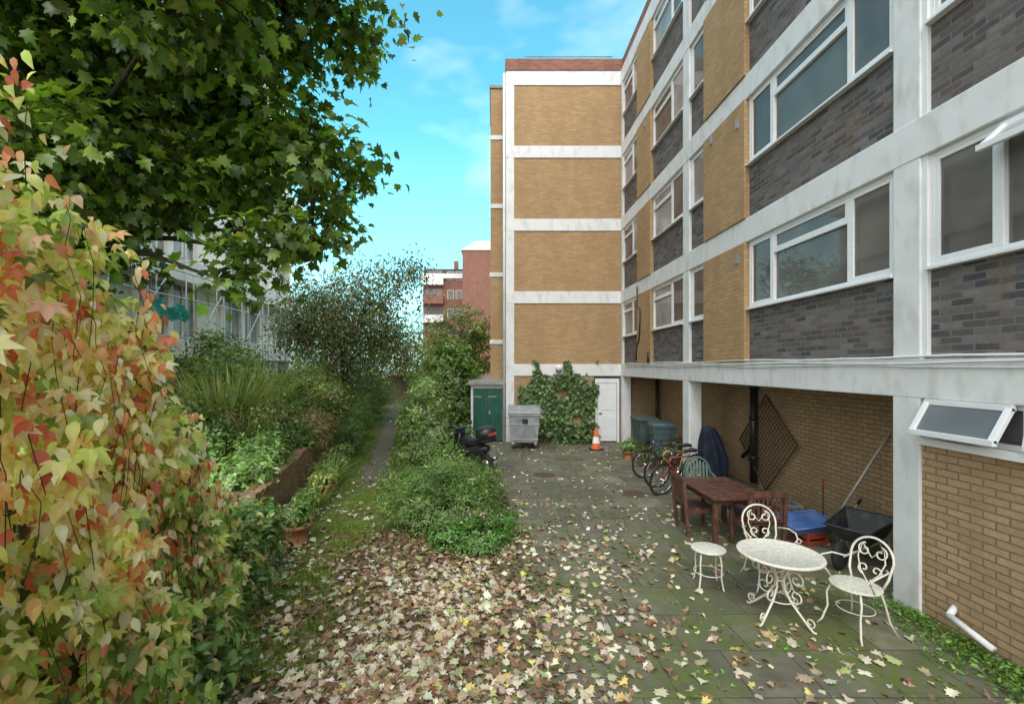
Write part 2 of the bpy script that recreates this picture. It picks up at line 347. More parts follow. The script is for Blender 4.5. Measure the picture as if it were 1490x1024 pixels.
# ------------------------------------------------------------ ground
mb=MB('ground'); mb.add([(-300,-300,0),(300,-300,0),(300,300,0),(-300,300,0)],[(0,1,2,3)]); mb.obj('ground')
mb=MB('pave')
le=[(-.15,-2),(-.2,3.2),(-.05,4.5),(.1,6),(.35,8),(.3,10),(.1,12),(-.3,14),(-.7,16.4)]
vs=[];fs=[]
for x,y in le: vs+=[(x,y,.012),(6.1,y,.012)]
for i in range(len(le)-1): fs.append((2*i,2*i+1,2*i+3,2*i+2))
mb.add(vs,fs); mb.obj('paved_courtyard')
def strip(name,cl,mat,z):
    mb=MB(mat); vs=[];fs=[]; n=len(cl)
    D=[]
    for i in range(n-1):
        for t in np.linspace(0,1,8,endpoint=False): D.append([cl[i][k]*(1-t)+cl[i+1][k]*t for k in range(3)])
    for x,y,w in D: vs+=[(x-w/2+random.uniform(-.06,.06),y,z),(x+w/2+random.uniform(-.06,.06),y,z)]
    for i in range(len(D)-1): fs.append((2*i,2*i+1,2*i+3,2*i+2))
    mb.add(vs,fs); mb.obj(name)
PATH=[(-2.0,3.2,.5),(-2.25,5.2,.6),(-2.55,8,.8),(-2.85,10.5,.8),(-3.25,13,.9),(-4.0,17,.95),(-4.9,22,1.0),(-6.0,28,1.1),(-7.5,36,1.2)]
strip('garden_grass_verge',[(x+.1,y,w+1.1) for x,y,w in PATH],'grassm',.006)
strip('garden_path',[(x,y,w*.8) for x,y,w in PATH[3:]],'pathm',.012)

# ------------------------------------------------------------ main building
bld=empty('apartment_building')
F1=4.58; YW=16.2
bands=[(2.36,2.78),(4.94,5.37),(7.52,7.95),(10.12,10.55),(12.70,13.22)]
W=MB('white'); 
for i,(a,b) in enumerate(bands): W.box((F1,-8,a),(F1+.4,YW+.1,b))
for a,b in bands: W.box((.49,YW-.0,a),(F1+.002,YW+.3,b))
W.box((.49,YW+.006,0),(.79,YW+.29,12.75))
cols=[(-6.1,-5.75),(-.85,-.5),(4.88,5.21),(10.60,10.95),(15.98,16.198)]
for y0,y1 in cols:
    W.box((F1+.008,y0,2.7),(F1+.3,y1,12.75))
for y0,y1 in cols: W.box((F1+.004,y0,0),(F1+.30,y1,2.40))
W.box((F1+.02,9.80,2.7),(F1+.2,9.88,12.75))
W.box((F1+.02,16.12,2.7),(F1+.2,16.21,12.75))
W.obj('white_concrete_frame',bld,bevel=.012)
B=MB('tan','grey','tan2','red','asph','ceil','conc')
zl=[(bands[k][1],bands[k+1][0]) for k in range(4)]
segs=[('w',-5.75,-2.6),('t',-2.6,-.85),('w',-.5,3.0-1.6),('w',1.4,4.88),('w',5.21,8.22),('t',8.22,9.80),('w',9.88,10.60),('w',10.95,13.1),('t',13.1,14.3),('w',14.3,16.12)]
for (a,b) in zl:
    for t,y0,y1 in segs:
        if t=='t': B.box((F1-.03,y0,a+.004),(F1+.25,y1,b-.004),0)
        else: B.box((F1+.07,y0,a-.01),(F1+.27,y1,a+.97),1)
B.box((F1+.27,-8,2.78),(12,YW+.2,12.9),0)
B.box((F1+.05,-8,13.22),(F1+.35,YW+.2,13.62),3)
B.box((F1+.35,-8,12.9),(12,YW+8,13.25),4)
for (a,b) in [(0,2.36)]+zl:
    B.box((.79,YW+.035,a),(F1+.1,YW+.28,b),0 if a>0 else 2)
B.box((.52,YW+.28,0),(12,YW+9,13.0),0)
B.box((.47,YW-.03,13.22),(F1+.06,YW+.3,13.62),3); B.box((.52,YW+.3,13.0),(F1+.1,YW+9,13.3),4)
B.box((F1+.03,-8,0),(F1+.3,4.88,1.90),2)
B.box((F1+.03,-8,1.9),(F1+.3,1.0,2.36),2)
B.box((F1+.3,4.9,0),(12,5.1,2.36),2)
B.box((5.95,5.1,0),(6.2,YW+.3,2.36),2)
B.box((F1+.1,YW+.05,0),(6.0,YW+.3,2.36),2)
B.box((F1+.28,5.1,2.362),(6.0,YW+.1,2.45),5)
B.box((F1+.28,-8,2.3),(12,5.0,2.5),5)
B.box((-.06,17.3,0),(.47,20,13.25),0)
B.obj('brick_walls',bld)
W2=MB('white','conc')
for i,z in enumerate((3.55,6.1,8.7,11.3)): W2.box((-.09,17.27,z),(.48,17.32,z+.16))
W2.box((-.09,17.25,13.25),(.49,20.05,13.36),1)
W2.tube([(.43,YW-.02,0),(.43,YW-.02,13.1)],.045,0)
for x in (1.2,2.2,3.2,4.2): W2.tube([(x,YW+.8,13.3),(x,YW+.8,14.25)],.02,1,6)
W2.tube([(1.2,YW+.8,14.25),(4.5,YW+.8,14.25)],.02,1,6)
W2.obj('stair_tower_bands',bld)
FR=MB('upvc'); GL=MB('glass','glassf','glassl')
def pane(y0,y1,z0,z1,x,gi=0,fw=.045,casement=True):
    if casement:
        FR.box((x-.012,y0,z0),(x+.04,y0+fw,z1)); FR.box((x-.012,y1-fw,z0),(x+.04,y1,z1))
        FR.box((x-.0115,y0+fw,z0),(x+.04,y1-fw,z0+fw)); FR.box((x-.0115,y0+fw,z1-fw),(x+.04,y1-fw,z1))
    GL.box((x+.012,y0+.01,z0+.01),(x+.02,y1-.01,z1-.01),gi)
def win(y0,y1,z0,z1,splits,gi=0,x=F1+.055):
    f=.05
    FR.box((x,y0,z0),(x+.09,y0+f,z1)); FR.box((x,y1-f,z0),(x+.09,y1,z1)); FR.box((x+.001,y0+f,z1-f),(x+.09,y1-f,z1)); FR.box((x+.001,y0+f,z0),(x+.09,y1-f,z0+f))
    FR.box((x-.07,y0-.0,z0-.035),(x+.06,y1+.0,z0-.002))
    ys=[y0+f]+[s for s,_ in splits]+[y1-f]
    for i in range(len(ys)-1):
        a,b=ys[i],ys[i+1]
        if i>0: FR.box((x+.002,a-.025,z0+f),(x+.088,a+.025,z1-f)); a+=.025
        if i<len(ys)-2: b-=.025
        k=splits[i-1][1] if i>0 else 'c'
        g=gi if isinstance(gi,int) else gi[i%len(gi)]
        if k=='t':
            zt=z1-f-.30; FR.box((x+.003,a,zt-.025),(x+.087,b,zt+.025)); pane(a,b,zt+.025,z1-f,x+.02,g); pane(a,b,z0+f,zt-.025,x+.035,g,casement=False)
        elif k=='f': pane(a,b,z0+f,z1-f,x+.035,g,casement=False)
        else: pane(a,b,z0+f,z1-f,x+.015,g)
for k,(a,b) in enumerate(zl):
    z0=a+.97; z1=b
    gg=[(0,0,0),(0,0,0),(0,2,0),(2,0,0)][k]
    win(5.22,8.21,z0,z1,[(5.92,'t'),(7.52,'c')],gg)
    win(9.89,10.59,z0,z1,[],2 if k%2 else 0)
    win(10.96,13.09,z0,z1,[(11.75,'t')],(0,2) if k!=2 else (2,0))
    win(14.31,16.11,z0,z1,[(15.0,'t')],(2,0) if k%2 else (0,2))
    win(1.41,4.82,z0,z1,[(2.5,'t' if k else 'f'),(4.15,'c')],0)
    win(-5.7,-2.7,z0,z1,[(-4.2,'t')],0)
    win(-.45,1.35,z0,z1,[(.4,'t')],0)
FR.box((F1+.03,4.82,2.8),(F1+.2,4.879,12.7))
def sash(y0,y1,zt,xt,dx,dz,gi):
    f=.055
    def q(y,t): return (xt-dx*t,y,zt-dz*t)
    for y in(y0,y1): FR.beam(q(y,0),q(y,1),f,.045,0,up=(1,0,0))
    for t in(0,1): FR.beam(q(y0-f/2,t),q(y1+f/2,t),.045,f,0)
    GL.add([q(y0,0),q(y1,0),q(y1,1),q(y0,1)],[(0,1,2,3)],gi)
sash(3.0,4.08,4.86,F1+.02,.22,.20,2)
win(1.0,4.86,1.95,2.36,[(2.0,'f'),(2.9,'f'),(3.95,'f')],1)
sash(4.02,4.78,2.33,F1,.17,.31,1)
sash(2.98,3.85,2.33,F1,.05,.33,1)
FR.box((F1-.05,1.0,1.875),(F1+.1,4.87,1.945))
FR.obj('window_frames',bld,bevel=.004); GL.obj('window_glass',bld)
D=MB('upvc','chrome','galv','black')
D.box((3.63,YW-.0,0),(4.55,YW+.045,2.355),3)  # black backing box, paints the dark gap and reveal line around the door
D.box((3.66,YW-.03,0),(3.74,YW+.03,2.27)); D.box((4.44,YW-.03,0),(4.52,YW+.03,2.27)); D.box((3.74,YW-.0295,2.12),(4.44,YW+.03,2.27))
D.box((3.752,YW-.012,.05),(4.428,YW+.03,2.11)); D.box((3.84,YW-.022,.2),(4.34,YW-.01,.95)); D.box((3.84,YW-.022,1.15),(4.34,YW-.01,1.98)); D.box((3.79,YW-.06,1.02),(3.90,YW-.01,1.06),1)
D.obj('white_door',bld,bevel=.006)
D=MB('reflw','black'); D.lathe([(.02,-.02),(.09,0),(.13,.07),(.13,.12),(.09,.2),(.02,.23)],(2.36,YW-.14,2.55),16); D.box((2.3,YW-.12,2.51),(2.42,YW-.004,2.55),1); D.obj('globe_wall_lamp',bld)
D=MB('black','white','galv')
D.tube([(5.86,10.2,0.1),(5.86,10.2,2.36)],.075,0,12)
for z in(.6,1.5,2.2): D.tube([(5.86,10.2,z),(5.86,10.2,z+.1)],.095,0,12)
D.tube([(5.80,16.0,0),(5.80,16.0,2.36)],.06,0,10)
D.tube([(5.83,10.6,.6),(5.84,10.35,.8),(5.85,10.25,1.0)],.045,0,8)
for i,(dz,r) in enumerate(((2.80,.014),(2.745,.010),(2.70,.008))):
    pts=[(F1-.018-.01*(i%2),y,dz+.012*math.sin(y*1.7+i*2)+random.uniform(-.006,.006)) for y in np.arange(-4,16,.5)]
    D.tube(pts,r,1,6)
D.tube([(F1-.04,14.35,2.9),(F1-.04,14.3,3.3),(F1-.06,14.0,3.55),(F1-.05,13.9,4.4),(F1-.04,14.25,4.6),(F1-.04,14.25,5.2)],.022,0,6)
D.tube([(F1-.05,13.2,2.8),(F1-.05,13.2,3.1)],.04,0,8)
D.tube([(F1-.06,4.5,.24),(F1-.06,4.1,.15)],.03,1,10); D.tube([(F1+.05,4.55,.3),(F1-.06,4.5,.24)],.03,1,10)
for y,z in((8.4,4.6),(8.4,7.1),(9.4,7.3),(13.5,9.8)): D.box((F1-.05,y,z),(F1-.03,y+.09,z+.18),2)
D.obj('pipes_and_cables',bld)

# ------------------------------------------------------------ green shed
sh=empty('garden_shed')
D=MB('green','white','conc','tan2')
D.box((-.70,16.35,0),(.40,18,2.0),3)
D.box((-.76,16.3,0),(-.68,16.4,2.02),1); D.box((.38,16.3,0),(.46,16.4,2.02),1); D.box((-.68,16.301,1.92),(.38,16.4,2.02),1)
for x0,x1 in((-.67,-.16),(-.145,.37)):
    D.box((x0,16.27,.05),(x1,16.34,1.91),0)
    n=4
    for i in range(n):
        a=x0+(x1-x0)*i/n; D.box((a+.008,16.255,.07),(a+(x1-x0)/n-.008,16.275,1.9),0)
    for z in(.3,1.6): D.box((x0+.0,16.245,z),(x0+.3,16.262,z+.045),2)
D.box((-.12,16.24,1.0),(-.06,16.262,1.12),2)
D.hexa([(-.85,16.15,2.04),(.5,16.15,2.04),(.5,18.1,2.2),(-.85,18.1,2.2),(-.85,16.15,2.14),(.5,16.15,2.14),(.5,18.1,2.3),(-.85,18.1,2.3)],2)
D.obj('shed_body',sh,bevel=.004)

# ------------------------------------------------------------ distant buildings
db=empty('red_brick_block')
D=MB('red','white','asph','glass')
D.box((-3.9,60,0),(8,75,18.0),0)
D.add([(-4.1,59.9,18),(8.2,59.9,18),(8.2,75,18),(-4.1,75,18),(-2.3,59.9,19.2),(8.2,59.9,19.2),(8.2,75,19.2),(-2.3,75,19.2)],[(0,3,7,4),(4,5,6,7),(0,4,5,1)],1)
D.obj('walls',db)
db=empty('red_brick_flats')
D=MB('red','white','glass','asph')
D.box((-10,66,0),(-3.9,76,15.4),0); D.box((-10.3,65.7,15.4),(-3.9,76,16.1),1); D.box((-9.8,66,16.1),(-4,76,16.8),3); D.box((-5.6,67,16.8),(-5,68,18.2),0)
for k in range(6):
    z=1.2+2.7*k
    D.box((-9.9,65.2,z-.3),(-7.0,66.1,z+.8),1 if k%2 else 0); D.box((-9.7,65.95,z+.9),(-7.2,66.02,z+1.9),2)
    for x in(-6.4,-5.2): D.box((x-.06,65.94,z+.45),(x+.86,65.98,z+1.75),1); D.box((x,65.92,z+.5),(x+.8,65.96,z+1.7),2)
D.obj('walls',db)
lb=empty('modern_white_building')
D=MB('cream','glassw','steel','turq','asph','oldred')
X=-13.0
D.box((X-8,4,0),(X-.25,29,19),0)
for k in range(6):
    z=0.9+3.05*k
    D.box((X-.25,4,z+2.15),(X+(.75 if k in(1,3) else .12),29.1,z+3.05),0)
    y=4.2; i=0
    while y<28.5:
        D.box((X-.26,y,z),(X-.2,y+1.5,z+2.15),1 if i%3 else 0)
        D.box((X-.2,y+1.5,z),(X-.02,y+1.80,z+2.15),0)
        D.box((X-.2,y+.72,z),(X-.15,y+.78,z+2.15),0)
        y+=1.8; i+=1
D.box((X-.24,4,0),(X+.2,29.2,.9),5)
D.obj('facade',lb)
sc=MB('steel','turq','fence')
for y in np.arange(10,30,2.0): sc.tube([(X+1.2,y,0),(X+1.2,y,9.2)],.03,0,6); sc.tube([(X+.9,y,0),(X+.9,y,9.2)],.03,0,6)
for z in(2.2,3.3,3.8,5.3,6.3): sc.tube([(X+1.2,9,z),(X+1.2,30,z)],.03,0,6)
for z in(3.0,): sc.box((X+.8,9,z-.1),(X+1.3,30,z),2)
for i in range(6): sc.tube([(X+1.25,10+i*3.5,2.4),(X+1.25,13+i*3.5,6.0)],.025,0,6)
vs=[];n=14
for i in range(n+1):
    for j in range(6): vs.append((X+1.35+.12*math.sin(i*1.3+j),15.7+i*.12,4.4+j*.11*(1+.15*math.sin(i*.9))+.08*math.sin(i*.7)))
sc.add(vs,[(i*6+j,i*6+j+1,(i+1)*6+j+1,(i+1)*6+j) for i in range(n) for j in range(5)],1,True)
sc.obj('scaffolding')

# ------------------------------------------------------------ left low wall, raised bed, fences
D=MB('oldred','oldred')
wl=[(-3.50,6.7),(-3.8,8.2),(-4.2,10.0),(-4.6,12.0),(-5.3,15)]
for i in range(len(wl)-1):
    (x0,y0),(x1,y1)=wl[i],wl[i+1]
    D.hexa([(x0-.22,y0,0),(x0,y0,0),(x1,y1,0),(x1-.22,y1,0),(x0-.22,y0,.74),(x0,y0,.74),(x1,y1,.66),(x1-.22,y1,.66)],0)
    L_=math.hypot(x1-x0,y1-y0); nb=int(L_/.115)
    for j in range(nb):
        t0=j/nb; t1=(j+.92)/nb; dz=random.uniform(-.008,.01); dx=random.uniform(-.012,.012)
        xa,ya,za=x0+(x1-x0)*t0,y0+(y1-y0)*t0,.742-.08*t0; xb,yb,zb=x0+(x1-x0)*t1,y0+(y1-y0)*t1,.742-.08*t1
        D.hexa([(xa-.23+dx,ya,za),(xa+.01+dx,ya,za),(xb+.01+dx,yb,zb),(xb-.23+dx,yb,zb),(xa-.23+dx,ya,za+.075+dz),(xa+.01+dx,ya,za+.075+dz),(xb+.01+dx,yb,zb+.075+dz),(xb-.23+dx,yb,zb+.075+dz)],1)
D.hexa([(-5.5,6.7,0),(-3.75,6.7,0),(-3.75,6.9,0),(-5.5,6.9,0),(-5.5,6.7,.8),(-3.75,6.7,.8),(-3.75,6.9,.8),(-5.5,6.9,.8)],0)
D.obj('garden_wall',bevel=.006)
D=MB('soil'); vs=[]
nx,ny=24,24
for i in range(nx+1):
    for j in range(ny+1):
        y=6.9+j/ny*10; xr=np.interp(y,[w[1] for w in wl],[w[0] for w in wl])-.18; x=xr-(i/nx)*5; vs.append((x,y,.62+.10*mnoise.noise(Vector((x,y,0)))+.02*i))
D.add(vs,[(i*(ny+1)+j,i*(ny+1)+j+1,(i+1)*(ny+1)+j+1,(i+1)*(ny+1)+j) for i in range(nx) for j in range(ny)],0,True)
D.obj('raised_bed')
def fence(name,p0,p1,h,panels=True):
    D=MB('fence'); p0=Vector(p0);p1=Vector(p1);d=p1-p0;n=int(d.length/.14)
    t=d.normalized(); s=Vector((-t.y,t.x,0))
    for i in range(n):
        a=p0+d*(i/n)+s*(.012*(i%2)); b=a+t*.13; hh=h+random.uniform(-.02,.02)
        D.hexa([a,b,b+s*.02,a+s*.02]+[v+Vector((0,0,hh)) for v in(a,b,b+s*.02,a+s*.02)],0)
    for z in(.3,h-.3): D.beam(p0+Vector((0,0,z))+s*.05,p1+Vector((0,0,z))+s*.05,.05,.08)
    for i in range(int(d.length/1.8)+1):
        a=p0+t*1.8*i; D.beam(a,a+Vector((0,0,h+.1)),.09,.09)
    return D.obj(name)
fence('garden_fence',(-8.4,10,0),(-8.4,32,0),2.1)
fence('garden_fence',(-9.5,32,0),(-3.0,38,0),2.0)
fence('garden_fence',(-2.85,.6,0),(-3.1,4.6,0),2.2)

# ------------------------------------------------------------ vegetation
G1=(.13,.22,.045);G2=(.21,.335,.075);G3=(.09,.155,.035);G4=(.31,.42,.14);YG=(.50,.52,.17)
CAN=[(.08,.155,.024),(.12,.215,.032),(.17,.28,.04),(.25,.36,.06),(.055,.10,.02)]
tree('sycamore_tree',(-7.9,8.2,0),
 [(-5.9,8,8.2,2.6,2.6,2.0),(-3.2,8.4,9.2,1.3,1.6,.9),(-3.25,8,6.2,1.25,1.4,.8),(-3.45,7.6,4.65,1.15,1.1,.50),(-3.0,7.6,5.0,.6,.7,.3),(-6.3,7.2,5.9,1.4,1.6,.9),
  (-7.9,8,5.0,1.4,1.6,1.4),(-5.2,6.0,9.8,3.4,3.0,1.6),(-4.6,8,7.0,1.2,1.2,.9),(-3.9,5.6,7.4,1.2,1.2,.6),(-8.5,7,8.0,2.2,2.5,2.2),(-9.0,12,9.0,2.2,2.5,2.0),(-5.0,8,5.7,1.2,1.2,.5),(-4.2,7.5,4.1,.7,.6,.3)],
 1330,25,.26,T_SYC,.18,CAN,[2.5,4,4,3.5,1.2],tr=.25,trunk_top=(-7.4,8,8.5),twigs=420,flat=.55)
tree('weeping_tree',(-6.8,21,0),[(-6.6,21,4.0,2.2,2.4,2.3),(-5.3,20,5.8,1.5,1.6,1.5),(-7.8,21,5.6,1.6,1.6,1.5),(-4.1,20,3.9,1.3,1.4,1.7),(-9.0,21,4.4,1.2,1.4,1.6),(-3.7,20,6.7,1.0,.8,.5)],
 640,36,.26,T_OV2,.14,[(.13,.19,.065),(.18,.24,.09),(.24,.24,.13),(.27,.17,.12),(.09,.13,.045)],[3,3,2,1.3,1.6],tr=.2,hang=1.6,upb=.3,flat=1.6,twigs=260,shell=.15)
tree('autumn_tree',(-1.6,24,0),[(-1.6,24,4.4,1.5,1.5,1.4),(-.6,25,3.6,1.3,1.4,1.6),(-2.6,24,3.0,1.1,1.2,1.4)],320,32,.2,T_OV2,.16,[(.20,.29,.08),(.31,.34,.11),(.36,.28,.12),(.12,.19,.05)],tr=.12)
tree('garden_tree',(-5.5,34,0),[(-5.5,34,3.2,2.4,2,1.8),(-9.5,33,4,2.6,2,2.6),(-3.2,36,3.2,2,2,2.0),(-13,33,4.5,2.6,2,3.0)],440,28,.3,T_OV2,.26,[(.16,.24,.06),(.23,.31,.08),(.34,.36,.11)],tr=.15)
tree('garden_tree',(-11,14,0),[(-11,14,2.2,1.5,2.4,1.3),(-10.5,18,2.4,1.5,2.2,1.4),(-10,10.5,2.0,1.2,2,1.3),(-9.6,15.5,3.2,.7,.9,1.0)],460,26,.2,T_OV2,.16,[(.14,.23,.05),(.27,.36,.09),(.37,.43,.13),(.09,.15,.035)],tr=.1)
bush('laurel_shrub',[(-1.45,17.2,1.5,.85,.95,1.5),(-1.75,17.4,2.7,.6,.6,.9),(-1.1,18,2.4,.5,.6,1.1)],440,26,.13,T_OV2,.14,[G1,G2,G4,G3],[3,3,2,2])
bush('flowering_shrub',[(-2.2,14.8,1.0,.75,.85,1.0),(-1.7,13.6,.65,.5,.6,.65),(-2.4,16,1.5,.7,.8,.9)],420,24,.11,T_OV2,.12,[(.40,.50,.26),G4,G2,(.54,.58,.34)],[2,3,3,1.3])
bush('low_shrub',[(-1.2,11.8,.3,.6,.7,.35),(-1.8,12.6,.35,.5,.7,.4),(-.9,13.6,.25,.5,.8,.3)],240,22,.10,T_OV2,.08,[G1,G2,G4,(.48,.56,.40)],[3,3,2,1])
bush('lavender_bush',[(-.95,7.9,.42,.85,1.05,.56),(-.45,8.8,.36,.72,.9,.52),(-1.35,8.7,.35,.50,.7,.40),(-.5,7.5,.3,.6,.6,.40),(-1.2,7.4,.5,.3,.3,.3),(-.3,8.2,.65,.3,.3,.3),(-.9,8.9,.65,.3,.3,.3)],1000,34,.06,T_NAR,.085,[(.15,.26,.06),(.21,.34,.08),(.30,.42,.14),(.08,.14,.035),(.40,.42,.24)],[3,3,2.3,1.6,.5],upb=1.1,rand=.6,hang=-.6)
gp=bush('flowering_groundcover',[(-.25,6.85,.16,.55,.45,.24),(.1,7.4,.12,.35,.5,.22),(-.7,6.75,.12,.3,.3,.2)],330,16,.05,T_OV2,.06,[(.16,.33,.07),(.21,.40,.08),(.11,.24,.05)])
n=30; P=np.stack([RS.normal(-.18,.14,n),RS.normal(6.95,.10,n),.42+RS.rand(n)*.06],1)
scatter('pink_flowers',T_OV2,P,rdir(n)+np.array([0,0,1]),rdir(n),.055,pal(n,[(.8,.35,.55),(.75,.45,.6)]),'leaf',gp)
bush('box_hedge',[(-4.35,13.8,.55,.5,.8,.5),(-4.9,16.5,.6,.55,.9,.55),(-5.6,19.5,.8,.7,.9,.7),(-4.6,15,.4,.5,.7,.45)],440,26,.08,T_OV2,.06,[G1,G3,G2],[3,1.5,2.5])
bush('dry_fern',[(-4.9,11.9,.95,.45,.6,.4),(-5.0,12.8,1.0,.4,.5,.45),(-6.3,10.3,1.3,.5,.5,.35)],260,18,.13,T_NAR,.2,[(.44,.28,.15),(.52,.39,.19),(.26,.29,.09)],hang=.6,zmin=.6)
bush('left_border_shrub',[(-4.25,7.7,.86,.40,.5,.24),(-4.55,8.8,.95,.45,.5,.32),(-5.5,7.9,1.15,.6,.5,.45)],360,24,.09,T_OV,.12,[(.30,.46,.16),G2,(.38,.52,.22)],[3,2,2],zmin=.6)
bush('left_border_shrub',[(-4.9,9.9,1.0,.45,.5,.38),(-5.9,9.2,1.25,.6,.6,.5),(-4.7,10.9,.95,.35,.5,.35)],360,24,.09,T_OV2,.09,[G1,G3,G2],[3,1,3],zmin=.6)
bush('rose_shrub',[(-5.2,10.9,1.5,.45,.5,.6),(-6.3,8.8,1.6,.5,.5,.6),(-5.6,12.4,1.3,.5,.6,.5)],170,12,.16,T_OV2,.11,[(.28,.40,.13),(.48,.28,.16),G2,(.38,.44,.16)],[3,1,3,2],zmin=.6,shell=.1)
bush('variegated_shrub',[(-6.8,11.2,1.4,.7,.8,.8),(-7.5,9.5,1.6,.8,.9,.9),(-6.2,13,1.3,.7,.9,.7)],460,22,.12,T_OV2,.11,[YG,G4,G2,(.62,.62,.32)],[2,3,3,1.6],zmin=.6,clumpcol=True)
bush('tall_garden_shrub',[(-6.8,15.5,1.5,.9,1.2,1.1),(-7.2,18.5,1.6,1.0,1.4,1.2),(-7.9,13.5,1.9,.8,1.0,1.3),(-6.0,17,1.2,.6,.9,.9)],520,24,.15,T_OV2,.13,[YG,G4,G1,(.30,.39,.12),(.48,.32,.16)],[2,3,3,2,1],zmin=.3,clumpcol=True)
bush('brown_hedge',[(-6.4,23,1.2,1.1,1.4,1.1),(-7.0,27,1.3,1.1,1.4,1.2),(-3.2,21,1.1,.7,1.8,1.0),(-3.6,27,1.4,1.0,2.2,1.3)],420,22,.17,T_OV2,.15,[(.36,.27,.14),G1,G2,(.32,.34,.11)],[1,3,3,2],clumpcol=True)
bush('path_edge_plants',[(-3.75,10.2,.2,.2,.6,.25),(-4.0,11.4,.25,.25,.7,.3),(-2.2,10.6,.12,.3,.8,.18),(-2.35,12.6,.22,.4,.8,.25)],260,18,.08,T_NAR,.14,[G2,G4,G1,(.46,.46,.2)],hang=-.5)
def grassclump(name,c,r,n,h,cols,z0=0,lean=.35):
    a=RS.rand(n)*6.28; rr=np.sqrt(RS.rand(n))*r
    P=np.stack([c[0]+np.cos(a)*rr,c[1]+np.sin(a)*rr,np.full(n,z0)],1)
    d=np.stack([np.cos(a)*lean,np.sin(a)*lean,np.ones(n)],1)+rdir(n)*.2; nr=np.stack([np.cos(a),np.sin(a),np.full(n,-.3)],1)+rdir(n)*.2
    T=(T_BL[0]*np.array([.6,1,1.6]),T_BL[1])
    return scatter(name,T,P,nr,d,h*(.5+.6*RS.rand(n)),pal(n,cols),'grass')
grassclump('ornamental_grass',(-7.2,12.2),.8,900,2.2,[YG,G4,(.6,.56,.30)],.6)
grassclump('ornamental_grass',(-6.0,11.0),.35,260,1.3,[YG,G4,(.6,.56,.30)],.6)
grassclump('ornamental_grass',(-8.0,15.0),.6,500,2.6,[YG,G4,(.5,.56,.22)],.6)
grassclump('iris_clump',(-3.45,8.9),.2,120,.5,[G4,G2,YG])
grassclump('iris_clump',(-3.75,10.6),.2,140,.6,[G4,G2,YG])
grassclump('iris_clump',(-4.8,9.3),.2,140,.8,[G4,G2,YG],.6)
def path_x(y): return np.interp(y,[p[1] for p in PATH],[p[0] for p in PATH])
n=34000; y=3.9+ (RS.rand(n)**1.5)*18; side=RS.choice([-1,1],n,p=[.4,.6]); off=np.abs(RS.normal(0,.30,n))+np.where(y>9.5,.28,.0)
x=path_x(y)+side*off+.08
gp_=(np.sin(x*5.1+y*1.3)*np.sin(y*2.7-x*2)+.5*np.sin(x*11)*np.sin(y*9)+RS.normal(0,.25,n))>-.18
x,y=x[gp_],y[gp_]; n=len(x)
P=np.stack([x,y,np.full(n,.01)+.02*RS.rand(n)],1)
scatter('verge_grass',(T_BL[0]*np.array([1.8,1,1]),T_BL[1]),P,rdir(n)*np.array([1,1,.2]),np.array([0,0,1])+rdir(n)*.8,.03+.045*RS.rand(n),pal(n,[(.20,.31,.05),(.28,.38,.07),(.14,.22,.04),(.30,.27,.12)],[3,3,2,1]),'grass')
wp=[];
for i in range(80):
    cx,cy=random.uniform(-.2,4.4),random.uniform(3.0,9.5); k=random.randint(6,34); wp.append(np.stack([RS.normal(cx,.04+.002*k,k),RS.normal(cy,.04+.002*k,k),np.full(k,.015)],1))
for i in range(60):
    cy=random.uniform(5.4,15.5); k=random.randint(4,14); wp.append(np.stack([RS.normal(random.choice([5.85,4.5]),.05,k),RS.normal(cy,.06,k),np.full(k,.015)],1))
for i in range(190):
    cy=random.uniform(2.5,5.2); cx=F1-abs(random.gauss(0,.19)); k=random.randint(10,30); wp.append(np.stack([np.minimum(RS.normal(cx,.06,k),F1-.01),RS.normal(cy,.07,k),.02+.07*RS.rand(k)],1))
P=np.concatenate(wp); n=len(P)
scatter('courtyard_weeds',T_OV2,P,rdir(n)*.8+np.array([0,0,1]),rdir(n)+np.array([0,0,.4]),.025+.035*RS.rand(n),pal(n,[(.17,.31,.045),(.23,.39,.06),(.12,.21,.04)]),'leaf')
n=6200; x=.95+RS.rand(n)*2.8; z=RS.rand(n)*2.95
cx=2.38; prof=.60+.75*np.clip(1-abs(z-1.0)/2.2,0,1)+.28*np.sin(z*4+1)+.12*np.sin(z*11)
prof=np.where(z>1.8,prof*.95+.25+.15*np.sin(x*9),prof)
keep=(abs(x-cx-.1*np.sin(z*3))<prof+RS.normal(0,.10,n))&((z<2.62+.30*np.sin(x*5.5)+.1*np.sin(x*17)))
hole=(np.sin(x*4.1+z*2.3)+np.sin(z*5-x*3)>1.45)|((abs(x-2.36)<.2)&(z>2.45)); keep&=~hole
x,z=x[keep],z[keep]; n=len(x); P=np.stack([x,YW-.02-RS.rand(n)**2*(.15+.35*(z<1.0)),z],1)
iv=empty('ivy_climber'); scatter('ivy_leaves',T_SYC,P,rdir(n)*.6+np.array([0,-1,.3]),rdir(n)*.5+np.array([0,0,-1]),.08+.07*RS.rand(n),pal(n,[(.07,.13,.03),(.11,.20,.045),(.05,.10,.025),(.17,.26,.08)]),'leaf',iv)
D=MB('bark')
for i in range(9):
    x0=random.uniform(1.9,2.8); pts=[(x0+math.sin(t*3+i)*.12+(i-4)*.22*t,YW-.01,t*2.3) for t in np.linspace(0,1,8)]; D.tube(pts,[.022*(1.1-t) for t in np.linspace(0,1,8)],0,5)
D.obj('ivy_stems',iv)
